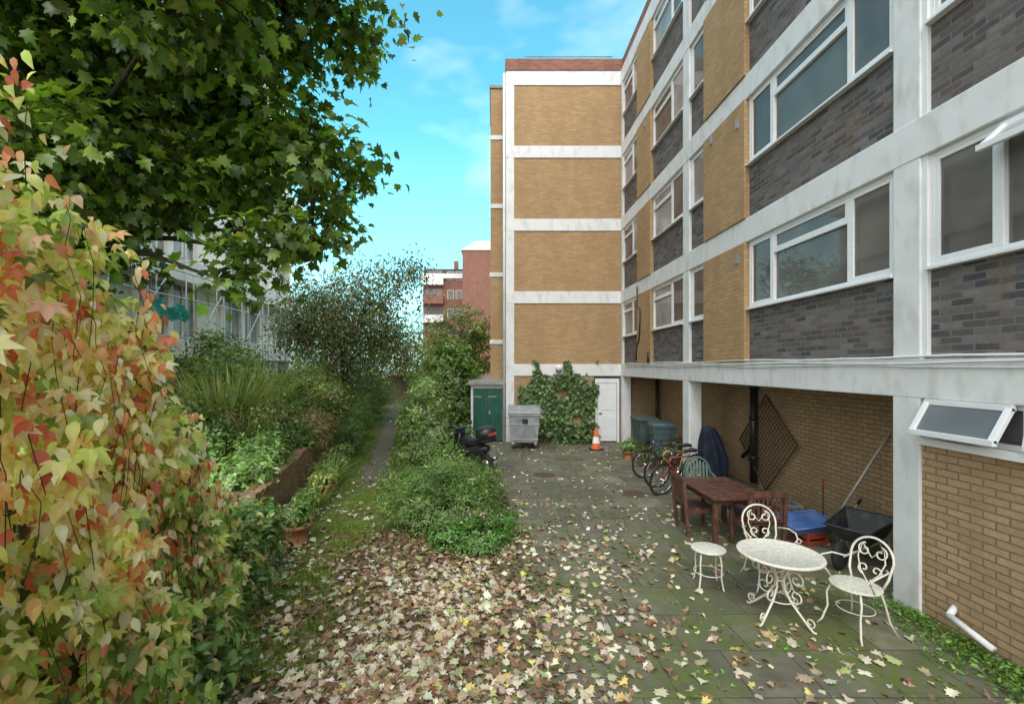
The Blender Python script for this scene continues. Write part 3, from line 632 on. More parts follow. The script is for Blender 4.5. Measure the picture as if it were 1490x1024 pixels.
# autumn creeper
Yk=[.7,1.2,2,2.5,3,3.5,4,5,5.7]; Hk=[4.9,4.7,4.15,3.85,3.3,2.65,2.1,1.35,.5]; Xk=[-1.75,-1.9,-2.1,-2.2,-2.28,-2.38,-2.52,-2.9,-3.05]
n=16500; cy=.8+RS.rand(n)*4.9; H=np.interp(cy,Yk,Hk); u=RS.rand(n)**.85; cz=u*H
xe=np.interp(cy,Yk,Xk); xr=xe-.28*(u**2)-.5*np.clip((u-.85)/.15,0,1)*RS.rand(n)
lump=.16*np.sin(cy*6+cz*3)+.14*np.sin(cz*7-cy*4)+.10*np.sin(cy*15+cz*11)
cx=xr+lump-np.abs(RS.normal(0,.16,n)); cz=cz+RS.normal(0,.07,n); cz=np.maximum(cz,.05)
gy=np.clip((cz-(.8+.35*np.sin(cy*4)))/1.1,0,1)+.25*np.sin(cy*5+cz*4)+RS.normal(0,.12,n)
P=np.stack([cx,cy,cz],1)
CR=[(.90,.79,.36),(.90,.84,.54),(.88,.55,.26),(.80,.30,.18),(.88,.66,.48),(.56,.66,.18),(.90,.87,.64),(.62,.15,.09)]
warm=pal(n,CR,[4.5,4.5,2.0,1.4,2.4,3.6,2.8,.8],.11)
pt=np.sin(cy*3.7+cz*2.1)*np.sin(cz*3.3-cy*1.7+1)
warm=np.where(((pt>.35)&(RS.rand(n)<.28))[:,None],pal(n,[(.86,.46,.22),(.80,.27,.16),(.88,.60,.40)],None,.12),warm)
warm=np.where(((pt<-.3)&(RS.rand(n)<.45))[:,None],pal(n,[(.45,.58,.15),(.66,.74,.26),(.30,.44,.10)],None,.12),warm)
yg=pal(n,[(.62,.72,.22),(.76,.78,.34),(.46,.58,.15),(.88,.80,.44),(.84,.50,.28)],[3,3,2,2.2,1.0],.12)
warm=np.where((RS.rand(n)<np.clip((cy-2.3)/1.8,0,.65))[:,None],yg,warm)
grn=pal(n,[(.17,.29,.06),(.28,.41,.09),(.46,.55,.16),(.12,.19,.04),(.80,.70,.36),(.80,.42,.22)],[3,3,3,1,2.0,1.0],.2)
mk=(RS.rand(n)<np.clip(gy*1.25-.1,0.22,.93))[:,None]
col=np.where(mk,warm,grn)
cr=empty('autumn_creeper')
nr=rdir(n)*.6+np.array([.6,-1.0,.55]); dr=rdir(n)*.5+np.array([.15,-.1,-1.])
msk=RS.rand(n)<.55
scatter('palmate_leaves',T_PALM,P[msk],nr[msk],dr[msk],.16*(.55+.65*RS.rand(msk.sum())),col[msk],'creep',cr)
scatter('single_leaves',T_OV,P[~msk],nr[~msk],dr[~msk],.10*(.6+.8*RS.rand((~msk).sum())),col[~msk],'creep',cr)
D=MB('bark'); tp=[]
for i in range(130):
    y0=random.uniform(1,5.3); h=np.interp(y0,Yk,Hk); x0=np.interp(y0,Yk,Xk); z0=h*random.uniform(.3,1.0); l=random.uniform(.4,1.1); 
    pts=[(x0-.1+.3*t*random.uniform(.4,1)+.0,y0-.15*t,z0+.15*math.sin(t*3)-l*t*t) for t in np.linspace(0,1,7)]
    D.tube(pts,.0022,0,4)
    for p in pts[1:]: tp+= [p]*3
D.obj('creeper_stems',cr)
tp=np.array(tp)+RS.normal(0,.05,(len(tp),3)); k=len(tp)
scatter('trailing_leaves',T_OV,tp,rdir(k)*.6+np.array([.5,-1,.4]),rdir(k)*.5+np.array([.2,-.1,-1]),.085*(.6+.6*RS.rand(k)),np.where((tp[:,2]>1.2)[:,None],pal(k,CR),pal(k,[(.24,.38,.08),(.46,.52,.14),(.8,.62,.32)])),'creep',cr)
bush('foreground_shrub',[(-3.1,5.7,.5,.4,.6,.5),(-2.85,4.7,.4,.35,.5,.45),(-2.45,3.6,.3,.35,.5,.4)],260,20,.10,T_OV,.10,[G1,G2,(.16,.30,.12),(.7,.6,.28)],[3,3,3,1])

# fallen leaves
def dens(x,y):
    d=1.25*np.exp(-((x+.9)/1.1)**2)*np.clip((7.4-y)/2.2,0,1)
    d+=.30*np.exp(-((x-.5)/1.4)**2)*np.clip((10.5-y)/6,0,1)
    d+=.05+.05*np.clip((9-y)/5,0,1)
    d+=.14*np.exp(-((x+2.5)/.8)**2)+.4*np.exp(-((x+3.0)/.5)**2-((y-6.5)/2)**2)
    return d
n=110000; x=-3.4+RS.rand(n)*8.7; y=2.6+RS.rand(n)*13.2
cl=.75+.5*np.sin(x*2.3+y*1.1)*np.sin(y*1.9-x)+.3*np.sin(x*6)*np.sin(y*5)
k=RS.rand(n)<dens(x,y)*np.clip(cl,.15,2)*.42
k&=~((((x+.8)/1.2)**2+((y-8.1)/1.3)**2)<1)
k&=~((abs(x-path_x(y)-.1)<.5)&(y>4.8)&(RS.rand(n)<.45))
k&=~((x>4.4)&(y>5.3)&(RS.rand(n)<.6)); k&=~((x>F1-.05)&(y<5.3)); k&=~((y>9)&(RS.rand(n)<.45))
x,y=x[k],y[k]; n=len(x)
P=np.stack([x,y,.02+.03*RS.rand(n)*np.clip(dens(x,y)*1.3,0.15,1)],1)
pale=pal(n,[(.62,.55,.41),(.72,.66,.51),(.50,.40,.26),(.37,.24,.15),(.24,.14,.08),(.64,.54,.18),(.40,.42,.20),(.47,.38,.30)],[4,4,3,3,3,.7,1.0,2],.15)
ll=empty('fallen_leaves')
scatter('leaf_litter',(T_MAPLE[0]*np.array([1,1,1.7]),T_MAPLE[1]),P,rdir(n)*.42+np.array([0,0,1]),rdir(n)*np.array([1,1,.1]),.042+.075*RS.rand(n),pale,'dryleaf',ll)
n=14000; x=RS.normal(-1.0,.8,n); y=2.8+RS.rand(n)*4.6; k=(x>path_x(y)-.1)&(x<.5+.3*RS.rand(n)); x,y=x[k],y[k]; n=len(x)
scatter('old_leaf_litter',T_MAPLE,np.stack([x,y,.012+.015*RS.rand(n)],1),rdir(n)*.4+np.array([0,0,1]),rdir(n)*np.array([1,1,.1]),.04+.05*RS.rand(n),pal(n,[(.19,.12,.08),(.28,.18,.12),(.12,.08,.055),(.36,.26,.17),(.14,.16,.06)]),'dryleaf',ll)

# ------------------------------------------------------------ objects
def spiral(c,r0,r1,a0,a1,n=22,plane='xz',y=0):
    out=[]
    for i in range(n):
        t=i/(n-1); a=a0+(a1-a0)*t; r=r0+(r1-r0)*t; u=c[0]+r*math.cos(a); w=c[1]+r*math.sin(a); out.append((u,y,w))
    return out
def rot2(pts,a): 
    ca,sa=math.cos(a),math.sin(a); return [(x*ca-y*sa,x*sa+y*ca,z) for x,y,z in pts]
def filigree_mat():
    m,nt,out=newmat('pierced_cast_top')
    tc=N(nt,'ShaderNodeTexCoord'); v=N(nt,'ShaderNodeTexVoronoi'); v.inputs['Scale'].default_value=26; v.inputs['Randomness'].default_value=.25; L(nt,tc.outputs['Object'],v.inputs['Vector'])
    r=N(nt,'ShaderNodeMapRange'); r.inputs['From Min'].default_value=.16; r.inputs['From Max'].default_value=.30; L(nt,v.outputs['Distance'],r.inputs['Value'])
    nf=noisefac(nt,tc.outputs['Object'],14,4,.5,.8)
    c=mixc(nt,r.outputs[0],(.44,.40,.32),(.78,.75,.66)); c=mixc(nt,mmath(nt,'MULTIPLY',nf,.35),c,(.4,.33,.22))
    b=N(nt,'ShaderNodeBsdfPrincipled'); L(nt,c,b.inputs['Base Color']); b.inputs['Roughness'].default_value=.5
    bm=N(nt,'ShaderNodeBump'); bm.inputs['Strength'].default_value=.8; bm.inputs['Distance'].default_value=.006; L(nt,r.outputs[0],bm.inputs['Height']); L(nt,bm.outputs['Normal'],b.inputs['Normal'])
    L(nt,b.outputs[0],out.inputs[0]); return m
M['fili']=filigree_mat()
D=MB('metalw','fili')
D.lathe([(.01,.68),(.36,.68),(.392,.678),(.402,.69),(.40,.705),(.385,.71),(.375,.703),(.01,.703)],(0,0,0),48,1)
D.tube([(.397*math.cos(a),.397*math.sin(a),.694) for a in np.linspace(0,2*math.pi,48,endpoint=False)],.013,0,8,True)
for k in range(4):
    a=k*math.pi/2+.5
    leg=[(.30,0,.67),(.20,0,.64),(.10,0,.56),(.045,0,.45),(.05,0,.34),(.12,0,.22),(.21,0,.13),(.28,0,.06),(.33,0,.015),(.36,0,.02)]
    D.tube(rot2(leg,a),.012,0,8)
    D.tube(rot2(spiral((.17,.47),.09,.02,math.pi*1.0,-math.pi*1.6),a),.008,0,6)
    D.tube(rot2(spiral((.16,.30),.085,.02,-math.pi*1.1,math.pi*1.5),a),.008,0,6)
    D.tube(rot2(spiral((.30,.10),.05,.015,-math.pi*.5,math.pi*1.6),a),.007,0,6)
D.tube([(.045*math.cos(a),.045*math.sin(a),.42) for a in np.linspace(0,6.28,16,endpoint=False)],.009,0,6,True)
D.tube([(.13*math.cos(a),.13*math.sin(a),.22) for a in np.linspace(0,6.28,20,endpoint=False)],.007,0,6,True)
D.obj('round_garden_table',loc=(3.07,4.86,.012))
def iron_chair(name,loc,rz):
    D=MB('metalw','fili')
    D.lathe([(.01,.44),(.20,.44),(.215,.447),(.215,.458),(.20,.462),(.01,.458)],(0,0,0),32,1)
    D.tube([(.213*math.cos(a),.213*math.sin(a),.45) for a in np.linspace(0,6.283,32,endpoint=False)],.011,0,8,True)
    for sx in(-1,1):
        D.tube([(sx*.14,-.14,.44),(sx*.17,-.17,.34),(sx*.16,-.17,.2),(sx*.19,-.21,.05),(sx*.22,-.24,0.0)],.010,0,8)
        D.tube([(sx*.14,.14,.44),(sx*.16,.18,.3),(sx*.18,.22,.12),(sx*.22,.27,0)],.010,0,8)
        D.tube([(sx*.19,.15,.66),(sx*.27,.05,.68),(sx*.285,-.08,.67),(sx*.265,-.17,.63),(sx*.24,-.16,.58),(sx*.22,-.11,.54),(sx*.21,-.05,.46)],.009,0,8)
        D.tube([(sx*.245,-.155,.6),(sx*.27,-.2,.59),(sx*.285,-.21,.63),(sx*.26,-.19,.65)],.007,0,6)
        def bk(p): return [(x,.185+.10*(z-.45)/.45,z) for x,_,z in p]
        D.tube(bk(spiral((sx*.075,.76),.07,.015,math.pi/2,math.pi/2+sx*-math.pi*2.2)),.008,0,6)
        D.tube(bk(spiral((sx*.06,.58),.06,.012,-math.pi/2,-math.pi/2+sx*math.pi*2.1)),.008,0,6)
        D.tube(bk([(sx*.01,0,.46),(sx*.09,0,.56),(sx*.13,0,.68),(sx*.10,0,.82),(0,0,.70)]),.007,0,6)
    lp=[]
    for t in np.linspace(0,math.pi,20): lp.append((.20*math.cos(t),0,.70+.20*math.sin(t)))
    loop=[(.15,.17,.45),(.185,.19,.55)]+[(x,.185+.10*(z-.45)/.45,z) for x,_,z in lp]+[(-.185,.19,.55),(-.15,.17,.45)]
    D.tube(loop,.012,0,8)
    D.tube([(.16*math.cos(a),.16*math.sin(a),.22) for a in np.linspace(0,6.283,24,endpoint=False)],.006,0,6,True)
    return D.obj(name,loc=loc,rz=rz)
iron_chair('iron_garden_chair',(3.40,5.62,.012),math.radians(-8))
iron_chair('iron_garden_chair',(3.72,4.66,.012),math.radians(-72))
D=MB('metalw','fili')
D.lathe([(.01,.44),(.18,.44),(.192,.447),(.192,.458),(.18,.463),(.01,.46)],(0,0,0),32,1)
D.tube([(.19*math.cos(a),.19*math.sin(a),.45) for a in np.linspace(0,6.283,32,endpoint=False)],.011,0,8,True)
for k in range(4):
    a=k*math.pi/2+.6; D.tube(rot2([(.15,0,.44),(.17,0,.3),(.165,0,.15),(.19,0,.02),(.205,0,0)],a),.010,0,8)
D.tube([(.165*math.cos(a),.165*math.sin(a),.17) for a in np.linspace(0,6.283,28,endpoint=False)],.006,0,6,True)
D.obj('iron_garden_stool',loc=(2.66,5.6,.012))
D=MB('wood')
x0,x1,y0,y1=-.45,.45,-.65,.65
for i in range(9):
    a=x0+.06+i*.0875; D.box((a,y0+.07,.715),(a+.075,y1-.07,.745))
D.box((x0,y0,.712),(x1,y0+.065,.748)); D.box((x0,y1-.065,.712),(x1,y1,.748)); D.box((x0,y0+.066,.713),(x0+.055,y1-.066,.747)); D.box((x1-.055,y0+.066,.713),(x1,y1-.066,.747))
for sx in(x0+.09,x1-.09):
    for sy in(y0+.12,y1-.12): D.box((sx-.035,sy-.035,0),(sx+.035,sy+.035,.71))
for sx in(x0+.09,x1-.09): D.box((sx-.012,y0+.16,.62),(sx+.012,y1-.16,.705))
for sy in(y0+.12,y1-.12): D.box((x0+.13,sy-.012,.62),(x1-.13,sy+.012,.705))
D.obj('wooden_garden_table',loc=(3.68,7.35,.012),bevel=.005,rz=math.radians(2))
def wood_chair(name,loc,rz):
    D=MB('wood')
    for sx in(-.25,.25):
        D.box((sx-.025,-.24,0),(sx+.025,-.19,.62)); D.beam((sx,.22,0),(sx,.30,.92),.05,.05)
        D.box((sx-.035,-.26,.62),(sx+.035,.26,.65))
        D.box((sx-.012,-.19,.36),(sx+.012,.22,.42))
    for i in range(6): D.box((-.225,-.23+i*.08,.42),(.225,-.165+i*.08,.44))
    D.beam((-.225,.295,.88),(.225,.295,.88),.03,.09); D.beam((-.225,.255,.50),(.225,.255,.50),.03,.06)
    for i in range(7): x=-.19+i*.063; D.beam((x,.258,.53),(x,.29,.85),.035,.015)
    D.box((-.225,-.225,.36),(.225,-.2,.42))
    return D.obj(name,loc=loc,rz=rz,bevel=.004)
wood_chair('wooden_garden_chair',(3.90,6.72,.012),math.radians(180))
wood_chair('wooden_garden_chair',(3.34,7.45,.012),math.radians(88))
D=MB('chairg')
for sx in(-.25,.25):
    D.beam((sx,-.24,0),(sx*.92,-.2,.62),.05,.04); D.beam((sx,.26,0),(sx*.92,.2,.62),.05,.04)
    D.tube([(sx*.95,-.24,.60),(sx,-.1,.64),(sx,.12,.64),(sx*.9,.24,.66)],.028,0,8)
D.box((-.22,-.22,.41),(.22,.2,.435))
bk=[(.24*math.cos(t),.22+.10*math.sin(t)*.9,.44+.48*math.sin(t)**.6) for t in np.linspace(0.02,math.pi-.02,15)]
D.tube(bk,.02,0,8)
for i in range(7):
    x=-.17+i*.057; D.beam((x,.20,.44),(x,.29,.89-abs(x)*.5),.035,.012)
D.obj('green_plastic_chair',loc=(3.92,8.6,.012),rz=math.radians(-15),bevel=.003)
D=MB('galv','black','steel')
w0,w1,d0,d1=.42,.50,.36,.46
D.hexa([(-w0,-d0,.22),(w0,-d0,.22),(w0,d0,.22),(-w0,d0,.22),(-w1,-d1,1.12),(w1,-d1,1.12),(w1,d1,1.12),(-w1,d1,1.12)],0)
for z,w,d in((1.10,.53,.49),(.80,.49,.44),(.30,.45,.39)): D.box((-w,-d,z),(w,d,z+.04),0)
for x in(-.3,-.1,.1,.3): D.beam((x,-.375,.3),(x*1.1,-.455,1.08),.03,.02,0)
ar=[]
for i in range(9):
    t=i/8; y=-.48+.96*t; z=1.15+.26*math.sin(math.pi*(t*.75+.12))
    ar.append((y,z))
vs=[];fs=[]
for x in(-.52,.52):
    for y,z in ar: vs.append((x,y,z))
    vs+=[(x,.48,1.14),(x,-.48,1.14)]
m=len(ar)+2
for i in range(m): j=(i+1)%m; fs.append((i,j,m+j,m+i))
fs+=[tuple(range(m)),tuple(range(m,2*m))]
D.add(vs,fs,0)
D.tube([(-.52,-.50,1.2),(.52,-.50,1.2)],.016,2,8)
for sx in(-1,1):
    D.tube([(sx*.52,-.1,1.0),(sx*.60,-.1,1.0)],.03,2,8)
    for sy in(-1,1):
        D.lathe([(.02,-.025),(.09,-.025),(.1,-.01),(.1,.01),(.09,.025),(.02,.025)],(sx*.36,sy*.3,.10),18,1,'x'); D.box((sx*.36-.035,sy*.3-.05,.12),(sx*.36+.035,sy*.3+.05,.22),2)
D.box((-.06,-.465,.84),(.12,-.452,1.0),1)
D.obj('wheeled_metal_bin',loc=(1.07,15.1,.012),rz=math.radians(-4),bevel=.008)
def wheelie(name,loc,rz,mat='teal'):
    D=MB(mat,'rubber')
    D.hexa([(-.20,-.22,.06),(.20,-.22,.06),(.20,.20,.06),(-.20,.20,.06),(-.27,-.30,.98),(.27,-.30,.98),(.27,.28,.98),(-.27,.28,.98)],0)
    D.box((-.285,-.32,.95),(.285,.30,1.0),0)
    D.hexa([(-.295,-.34,1.003),(.295,-.34,1.003),(.295,.33,1.003),(-.295,.33,1.003),(-.24,-.28,1.07),(.24,-.28,1.07),(.26,.30,1.10),(-.26,.30,1.10)],0)
    D.tube([(-.25,.36,1.02),(.25,.36,1.02)],.018,0,8)
    for sx in(-1,1): D.lathe([(.02,-.025),(.1,-.025),(.1,.025),(.02,.025)],(sx*.23,.22,.10),18,1,'x')
    D.box((-.12,-.29,.4),(.12,-.245,.6),0)
    return D.obj(name,loc=loc,rz=rz,bevel=.01,scale=1.08)
wheelie('wheelie_bin',(4.66,12.5,.012),math.radians(-8)); wheelie('wheelie_bin',(4.66,13.9,.012),math.radians(8))
D=MB('orange','reflw','rubber')
D.box((-.2,-.2,0),(.2,.2,.04),2)
D.lathe([(.15,.04),(.12,.22)],(0,0,0),20,0); D.lathe([(.12,.22),(.085,.42)],(0,0,0),20,1); D.lathe([(.085,.42),(.03,.72),(.01,.725)],(0,0,0),20,0)
D.obj('traffic_cone',loc=(3.36,14.7,.012))
def bicycle(name,loc,rz,mi,lean=.12):
    D=MB('rubber','chrome',mi,'black'); R=.33
    for cx in(-.52,.52):
        D.tube([(cx+R*math.cos(a),0,R+R*math.sin(a)) for a in np.linspace(0,6.283,36,endpoint=False)],.021,0,8,True)
        D.tube([(cx+(R-.03)*math.cos(a),0,R+(R-.03)*math.sin(a)) for a in np.linspace(0,6.283,36,endpoint=False)],.011,1,6,True)
        for k in range(16):
            a=k*6.283/16; D.tube([(cx,.02*(-1)**k,R),(cx+(R-.03)*math.cos(a+.1),0,R+(R-.03)*math.sin(a+.1))],.0018,1,4)
        D.lathe([(.02,-.05),(.02,.05)],(cx,0,R),10,1,'y')
        D.tube([(cx+(R+.03)*math.cos(a),0,R+(R+.03)*math.sin(a)) for a in np.linspace(.3,2.6,12)],.014,3,6)
    bb=(-.05,0,.28);st=(-.17,0,.78);hd=(.36,0,.80);hl=(.39,0,.66)
    for a,b,r in((bb,st,.016),(st,hd,.017),(bb,hl,.019),(hd,hl,.02),(bb,(-.52,0,R),.010),(st,(-.52,0,R),.009)): D.tube([a,b],r,2,8)
    D.tube([hl,(.44,0,.5),(.52,0,R)],.014,2,8)
    D.tube([st,(-.19,0,.90)],.012,1,6); D.hexa([(-.30,-.08,.89),(-.02,-.02,.89),(-.02,.02,.89),(-.30,.08,.89),(-.31,-.075,.95),(-.03,-.015,.93),(-.03,.015,.93),(-.31,.075,.95)],3)
    D.tube([hd,(.34,0,.93)],.012,1,6); D.tube([(.22,-.28,.98),(.34,-.2,.97),(.36,0,.94),(.34,.2,.97),(.22,.28,.98)],.012,3,8)
    D.lathe([(.09,-.004),(.09,.004)],(-.05,.05,.28),20,1,'y'); D.tube([(-.05,.05,.28),(.02,.08,.14)],.01,1,6); D.tube([(-.05,-.05,.28),(-.12,-.08,.42)],.01,1,6)
    D.tube([(-.05,.05,.37),(-.52,.05,.37)],.004,3,4);D.tube([(-.05,.05,.20),(-.52,.05,.29)],.004,3,4)
    return D.obj(name,loc=loc,rot=(lean,0,rz))
bicycle('bicycle',(4.0,9.75,.012),math.radians(205),'redp',-.15); bicycle('bicycle',(4.15,10.3,.012),math.radians(198),'yel',-.1); bicycle('bicycle',(4.2,11.1,.012),math.radians(190),'black',-.12)
D=MB('navy','chrome'); vs=[];nn=40;lev=18
for j in range(lev):
    t=j/(lev-1)
    for i in range(nn):
        a=i*6.283/nn; r=(.17+.09*math.sin(t*3.0+.2)-.07*t)*(1+(.24*math.sin(a*7+t*2)+.10*math.sin(a*3+j*.5))*(1-t*.5))*(1 if j<lev-1 else .25)
        vs.append((r*math.cos(a)*1.15-.16*t*t,r*math.sin(a)-.05*t,.20+1.2*t+.09*math.sin(a*3+1)*(1-t)))
fs=[(j*nn+i,j*nn+(i+1)%nn,(j+1)*nn+(i+1)%nn,(j+1)*nn+i) for j in range(lev-1) for i in range(nn)]+[tuple((lev-1)*nn+i for i in range(nn))]
D.add(vs,fs,0,True)
for sx,sy in((-.12,-.12),(.12,-.12),(-.12,.12),(.12,.12)): D.tube([(sx,sy,0),(sx,sy,.45)],.013,1,6)
D.obj('covered_barbecue',loc=(4.85,9.95,.012))
D=MB('rust'); 
for i in range(17):
    s=-.70+i*.0875
    D.tube([(0,s,-.70),(0,s,.70)],.0065,0,5); D.tube([(.008,-.70,s),(.008,.70,s)],.0065,0,5)
for s in(-.72,.72): D.tube([(0,s,-.72),(0,s,.72)],.011,0,6); D.tube([(0,-.72,s),(0,.72,s)],.011,0,6)
D.obj('rusty_mesh_panel',loc=(5.86,9.75,1.08),rot=(math.radians(40),math.radians(3),0))
D=MB('barrow','rubber','steel','redp')
b=[(-.24,-.20,.28),(.16,-.16,.26),(.16,.16,.26),(-.24,.20,.28)]; t=[(-.42,-.32,.58),(.42,-.26,.50),(.42,.26,.50),(-.42,.32,.58)]
D.add(b+t,[(0,3,2,1),(0,1,5,4),(1,2,6,5),(2,3,7,6),(3,0,4,7)],0)
D.tube(t,.014,0,6,True)
for sy in(-1,1):
    D.tube([(.60,sy*.03,.18),(.2,sy*.14,.24),(-.3,sy*.22,.30),(-.60,sy*.27,.52),(-.85,sy*.28,.62)],.016,2,8)
    D.tube([(-.72,sy*.275,.565),(-.87,sy*.28,.625)],.022,1,8)
    D.tube([(-.1,sy*.2,.27),(-.28,sy*.22,.0),(-.38,sy*.22,.0),(-.35,sy*.22,.30)],.013,2,6)
D.lathe([(.04,-.04),(.15,-.045),(.19,-.02),(.19,.02),(.15,.045),(.04,.04)],(.60,0,.19),22,1,'y')
D.obj('wheelbarrow',loc=(5.12,6.35,.012),rz=math.radians(212),scale=1.0)
D=MB('blue'); b=[(-.32,-.2,.0),(.32,-.2,.0),(.32,.2,.0),(-.32,.2,.0)];t=[(-.38,-.26,.13),(.38,-.26,.13),(.38,.26,.13),(-.38,.26,.13)]
D.add(b+t,[(0,3,2,1),(0,1,5,4),(1,2,6,5),(2,3,7,6),(3,0,4,7)],0); D.tube(t,.015,0,6,True); D.obj('blue_plastic_tray',loc=(4.80,7.0,.23),rot=(math.radians(8),math.radians(-4),.1),scale=.95)
def crate(name,mat,loc,s,rz):
    D=MB(mat); w,d,h=s
    D.box((-w,-d,0),(w,d,.015)); 
    for z in(.02,h*.5,h-.05):
        for sy in(-1,1): D.box((-w,sy*d-.008,z),(w,sy*d+.008,z+.05))
        for sx in(-1,1): D.box((sx*w-.008,-d,z),(sx*w+.008,d,z+.05))
    for sx in(-1,1):
        for sy in(-1,1): D.box((sx*w-.015,sy*d-.015,0),(sx*w+.015,sy*d+.015,h))
    D.obj(name,loc=loc,rz=rz)
crate('red_plastic_crate','redp',(4.86,6.98,.012),(.17,.15,.21),.2); crate('grey_crate','galv',(4.95,7.9,.012),(.3,.2,.35),-.1); 
D=MB('steel','blue','redp')
D.tube([(5.30,7.25,.02),(5.90,6.75,1.72)],.016,0,8); D.obj('leaning_pole')
D=MB('redp','black','wood'); D.tube([(0,0,.12),(0,0,.75)],.013,2,8); D.tube([(0,0,.72),(.0,0,.85)],.018,0,8); D.box((-.15,-.03,.04),(.15,.03,.12),0)
for i in range(24): D.box((-.148+i*.0125,-.025,0),(-.141+i*.0125,.025,.045),1)
D.obj('red_broom',loc=(5.35,7.35,.012),rot=(-.1,.12,.3))
D=MB('navy'); vs=[]
for i in range(10):
    for j in range(10): vs.append((i*.07-.32,j*.06-.27,.28+.16*math.exp(-((i-4.5)**2+(j-4.5)**2)/12)+.03*math.sin(i*2.1+j*1.7)-(.25 if i in(0,9) or j in(0,9) else 0)))
D.add(vs,[(i*10+j,i*10+j+1,(i+1)*10+j+1,(i+1)*10+j) for i in range(9) for j in range(9)],0,True); D.obj('folded_tarpaulin',loc=(4.75,8.35,.0))
D=MB('black','rubber','chrome','redp','galv')
for cx,r in((-.62,.28),(.62,.29)):
    D.tube([(cx+(r-.05)*math.cos(a),0,r+(r-.05)*math.sin(a)) for a in np.linspace(0,6.283,28,endpoint=False)],.06,1,10,True)
    D.lathe([(.03,-.04),(.17,-.03),(.17,.03),(.03,.04)],(cx,0,r),18,2,'y')
D.tube([(.62,0,.29),(.50,0,.62),(.42,0,.95)],[.05,.06,.05],0,10)
D.tube([(.40,0,.55),(.18,0,.48),(-.15,0,.5),(-.5,0,.62),(-.78,0,.72)],[.13,.17,.18,.16,.07],0,14)
D.tube([(.25,0,.72),(.05,0,.80),(-.1,0,.76),(-.35,0,.80),(-.62,0,.86)],[.12,.15,.10,.11,.08],0,14)
D.hexa([(.50,-.14,.65),(.62,-.10,.62),(.62,.10,.62),(.50,.14,.65),(.34,-.18,1.08),(.46,-.12,1.12),(.46,.12,1.12),(.34,.18,1.08)],0)
D.tube([(.30,-.36,1.0),(.38,-.15,1.0),(.40,0,.98),(.38,.15,1.0),(.30,.36,1.0)],.016,2,8)
for sy in(-1,1):
    D.tube([(.37,sy*.22,1.0),(.36,sy*.3,1.15)],.008,2,6); D.lathe([(.01,-.02),(.06,-.01),(.06,.01),(.01,.02)],(.36,sy*.32,1.18),14,0,'x')
D.lathe([(.20,.0),(.25,.06),(.26,.16),(.25,.24),(.19,.31),(.05,.33)],(-.74,0,.92),20,0)
D.box((-.9,-.17,.87),(-.5,.17,.93),0); D.box((-1.01,-.12,1.05),(-.985,.12,1.11),3)
D.box((-.98,-.09,.55),(-.96,.09,.70),4); D.tube([(.0,-.16,.30),(-.4,-.2,.30),(-.8,-.2,.42)],[.03,.05,.055],2,10)
D.tube([(0,.1,.4),(-.05,.25,.02)],.012,2,6)
D.obj('motor_scooter',loc=(-.52,11.7,.012),rot=(-.10,0,math.radians(128)))
def pot(name,loc,r,h,plant=None,cols=None,mat='terra',ps=.3,T=T_OV,ls=.09):
    g=empty(name,loc); D=MB(mat,'soil')
    D.lathe([(r*.68,0),(r*.95,h*.8),(r*1.06,h*.8),(r*1.06,h),(r*.95,h),(r*.92,h*.9)],(0,0,0),24,0); D.lathe([(.01,h*.88),(r*.93,h*.89)],(0,0,0),20,1); D.obj('pot',g)
    if plant:
        P,O,idx,C=clumps([(0,0,h+ps*.75,ps,ps,ps*.7)],36,13,.05,.3); n=len(P); P[:,2]=np.maximum(P[:,2],h*1.0)
        scatter('foliage',T,P,O+rdir(n)*.6+np.array([0,0,.5]),O+rdir(n)*.6,ls*(.6+.7*RS.rand(n)),pal(n,cols or [G1,G2,G4]),'leaf',g)
        D=MB('bark')
        for i in range(5): D.tube([(0,0,h*.85),(random.uniform(-.5,.5)*ps,random.uniform(-.5,.5)*ps,h+ps*.6)],.008,0,5)
        D.obj('stems',g)
    return g
hp=pot('potted_hydrangea',(-2.98,6.95,.01),.21,.30,True,ps=.2)
P,O,_,_=clumps([(0,0,.5,.12,.12,.08)],20,14,.03,.2); n=len(P); P[:,0]-=.08; P[:,1]-=.15
scatter('flower_heads',T_OV2,P,O+rdir(n)*.5,rdir(n),.035,pal(n,[(.65,.7,.55),(.7,.6,.6)]),'leaf',hp)
pot('potted_plant',(-3.2,7.7,.01),.16,.26,True,ps=.17); pot('potted_plant',(-3.45,9.3,.01),.19,.30,True,cols=[(.2,.33,.06),YG],ps=.2); pot('potted_plant',(-3.35,8.3,.01),.15,.25,True,ps=.14); pot('potted_plant',(-3.55,9.9,.01),.17,.28,True,ps=.18); pot('potted_plant',(-4.0,12.2,.01),.19,.32,True,ps=.2)
pot('potted_plant',(4.1,12.1,.01),.14,.24,True,cols=[(.2,.14,.07),G1],ps=.22,T=T_NAR,ls=.18); pot('potted_plant',(4.85,11.7,.01),.16,.28,True,cols=[(.2,.14,.07),(.3,.24,.1),G1],ps=.36,T=T_NAR,ls=.22); pot('potted_plant',(3.95,13.2,.01),.16,.25,True,ps=.2)
pot('potted_plant',(-.9,15.6,.01),.2,.3,True,ps=.3); pot('potted_plant',(-.5,14.6,.01),.15,.22,True,ps=.2)
pot('potted_plant',(5.3,11.5,.01),.18,.3,True,cols=[(.2,.14,.07),G1],ps=.45,T=T_NAR,ls=.25)
for i,(x,y) in enumerate(((1.3,11.3),(3.0,9.6))):
    D=MB('rust'); D.lathe([(.01,.004),(.24,.004),(.26,0)],(0,0,0),28,0); D.obj('drain_cover',loc=(x,y,.016))
D=MB('fence')
for i,(x,y,h) in enumerate(((-5.8,12.5,2.2),(-6.2,12.6,2.0))): D.tube([(x,y,.6),(x,y,h)],.025,0,6)
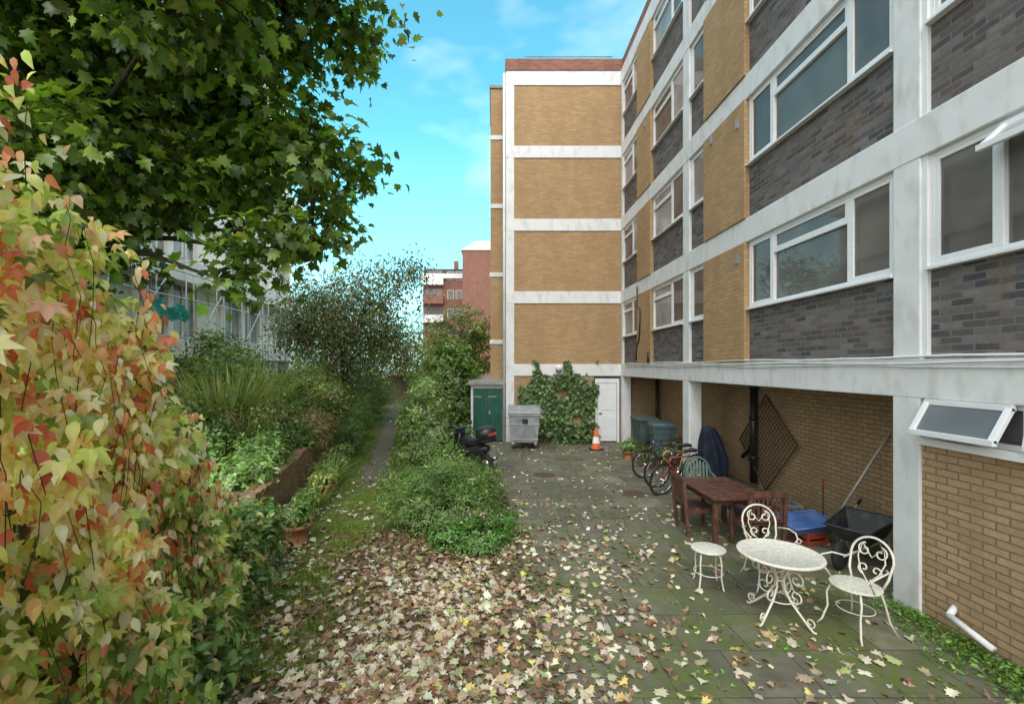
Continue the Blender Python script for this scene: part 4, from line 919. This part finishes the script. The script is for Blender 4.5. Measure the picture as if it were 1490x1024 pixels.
D.obj('garden_stakes')

# ------------------------------------------------------------ camera
cam=bpy.data.cameras.new('camera'); co=bpy.data.objects.new('camera',cam); COL.objects.link(co); S.camera=co
co.location=(0,0,2.7); co.rotation_euler=(math.radians(90),0,0)
cam.sensor_width=36; cam.lens=16; cam.clip_end=1000; cam.clip_start=.05
cam.shift_x=(745-716)/1490; cam.shift_y=(533-512)/1490
# ------------------------------------------------------------ light
az=math.radians(188); el=math.radians(42)
sd=Vector((math.sin(az)*math.cos(el),math.cos(az)*math.cos(el),math.sin(el)))
su=bpy.data.lights.new('sun','SUN'); su.energy=1.8; su.angle=math.radians(30); su.color=(1,.96,.90)
so=bpy.data.objects.new('sun',su); COL.objects.link(so); so.rotation_euler=sd.to_track_quat('Z','Y').to_euler(); so.location=(0,0,30)
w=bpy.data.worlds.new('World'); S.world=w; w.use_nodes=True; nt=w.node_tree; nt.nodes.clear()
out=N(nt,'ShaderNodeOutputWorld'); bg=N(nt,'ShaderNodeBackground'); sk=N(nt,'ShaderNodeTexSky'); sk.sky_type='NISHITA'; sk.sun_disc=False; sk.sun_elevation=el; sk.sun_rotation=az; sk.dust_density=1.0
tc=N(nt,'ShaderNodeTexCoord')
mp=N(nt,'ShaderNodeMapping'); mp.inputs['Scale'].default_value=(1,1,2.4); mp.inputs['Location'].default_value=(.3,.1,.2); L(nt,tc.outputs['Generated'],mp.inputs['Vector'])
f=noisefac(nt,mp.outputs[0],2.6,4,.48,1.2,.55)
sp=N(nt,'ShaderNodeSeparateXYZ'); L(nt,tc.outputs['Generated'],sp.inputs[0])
bh=N(nt,'ShaderNodeMapRange'); bh.inputs['From Min'].default_value=.35; bh.inputs['From Max'].default_value=-.30; L(nt,sp.outputs[1],bh.inputs['Value'])  # mask for unseen white cloud, added behind the camera to fill the scene
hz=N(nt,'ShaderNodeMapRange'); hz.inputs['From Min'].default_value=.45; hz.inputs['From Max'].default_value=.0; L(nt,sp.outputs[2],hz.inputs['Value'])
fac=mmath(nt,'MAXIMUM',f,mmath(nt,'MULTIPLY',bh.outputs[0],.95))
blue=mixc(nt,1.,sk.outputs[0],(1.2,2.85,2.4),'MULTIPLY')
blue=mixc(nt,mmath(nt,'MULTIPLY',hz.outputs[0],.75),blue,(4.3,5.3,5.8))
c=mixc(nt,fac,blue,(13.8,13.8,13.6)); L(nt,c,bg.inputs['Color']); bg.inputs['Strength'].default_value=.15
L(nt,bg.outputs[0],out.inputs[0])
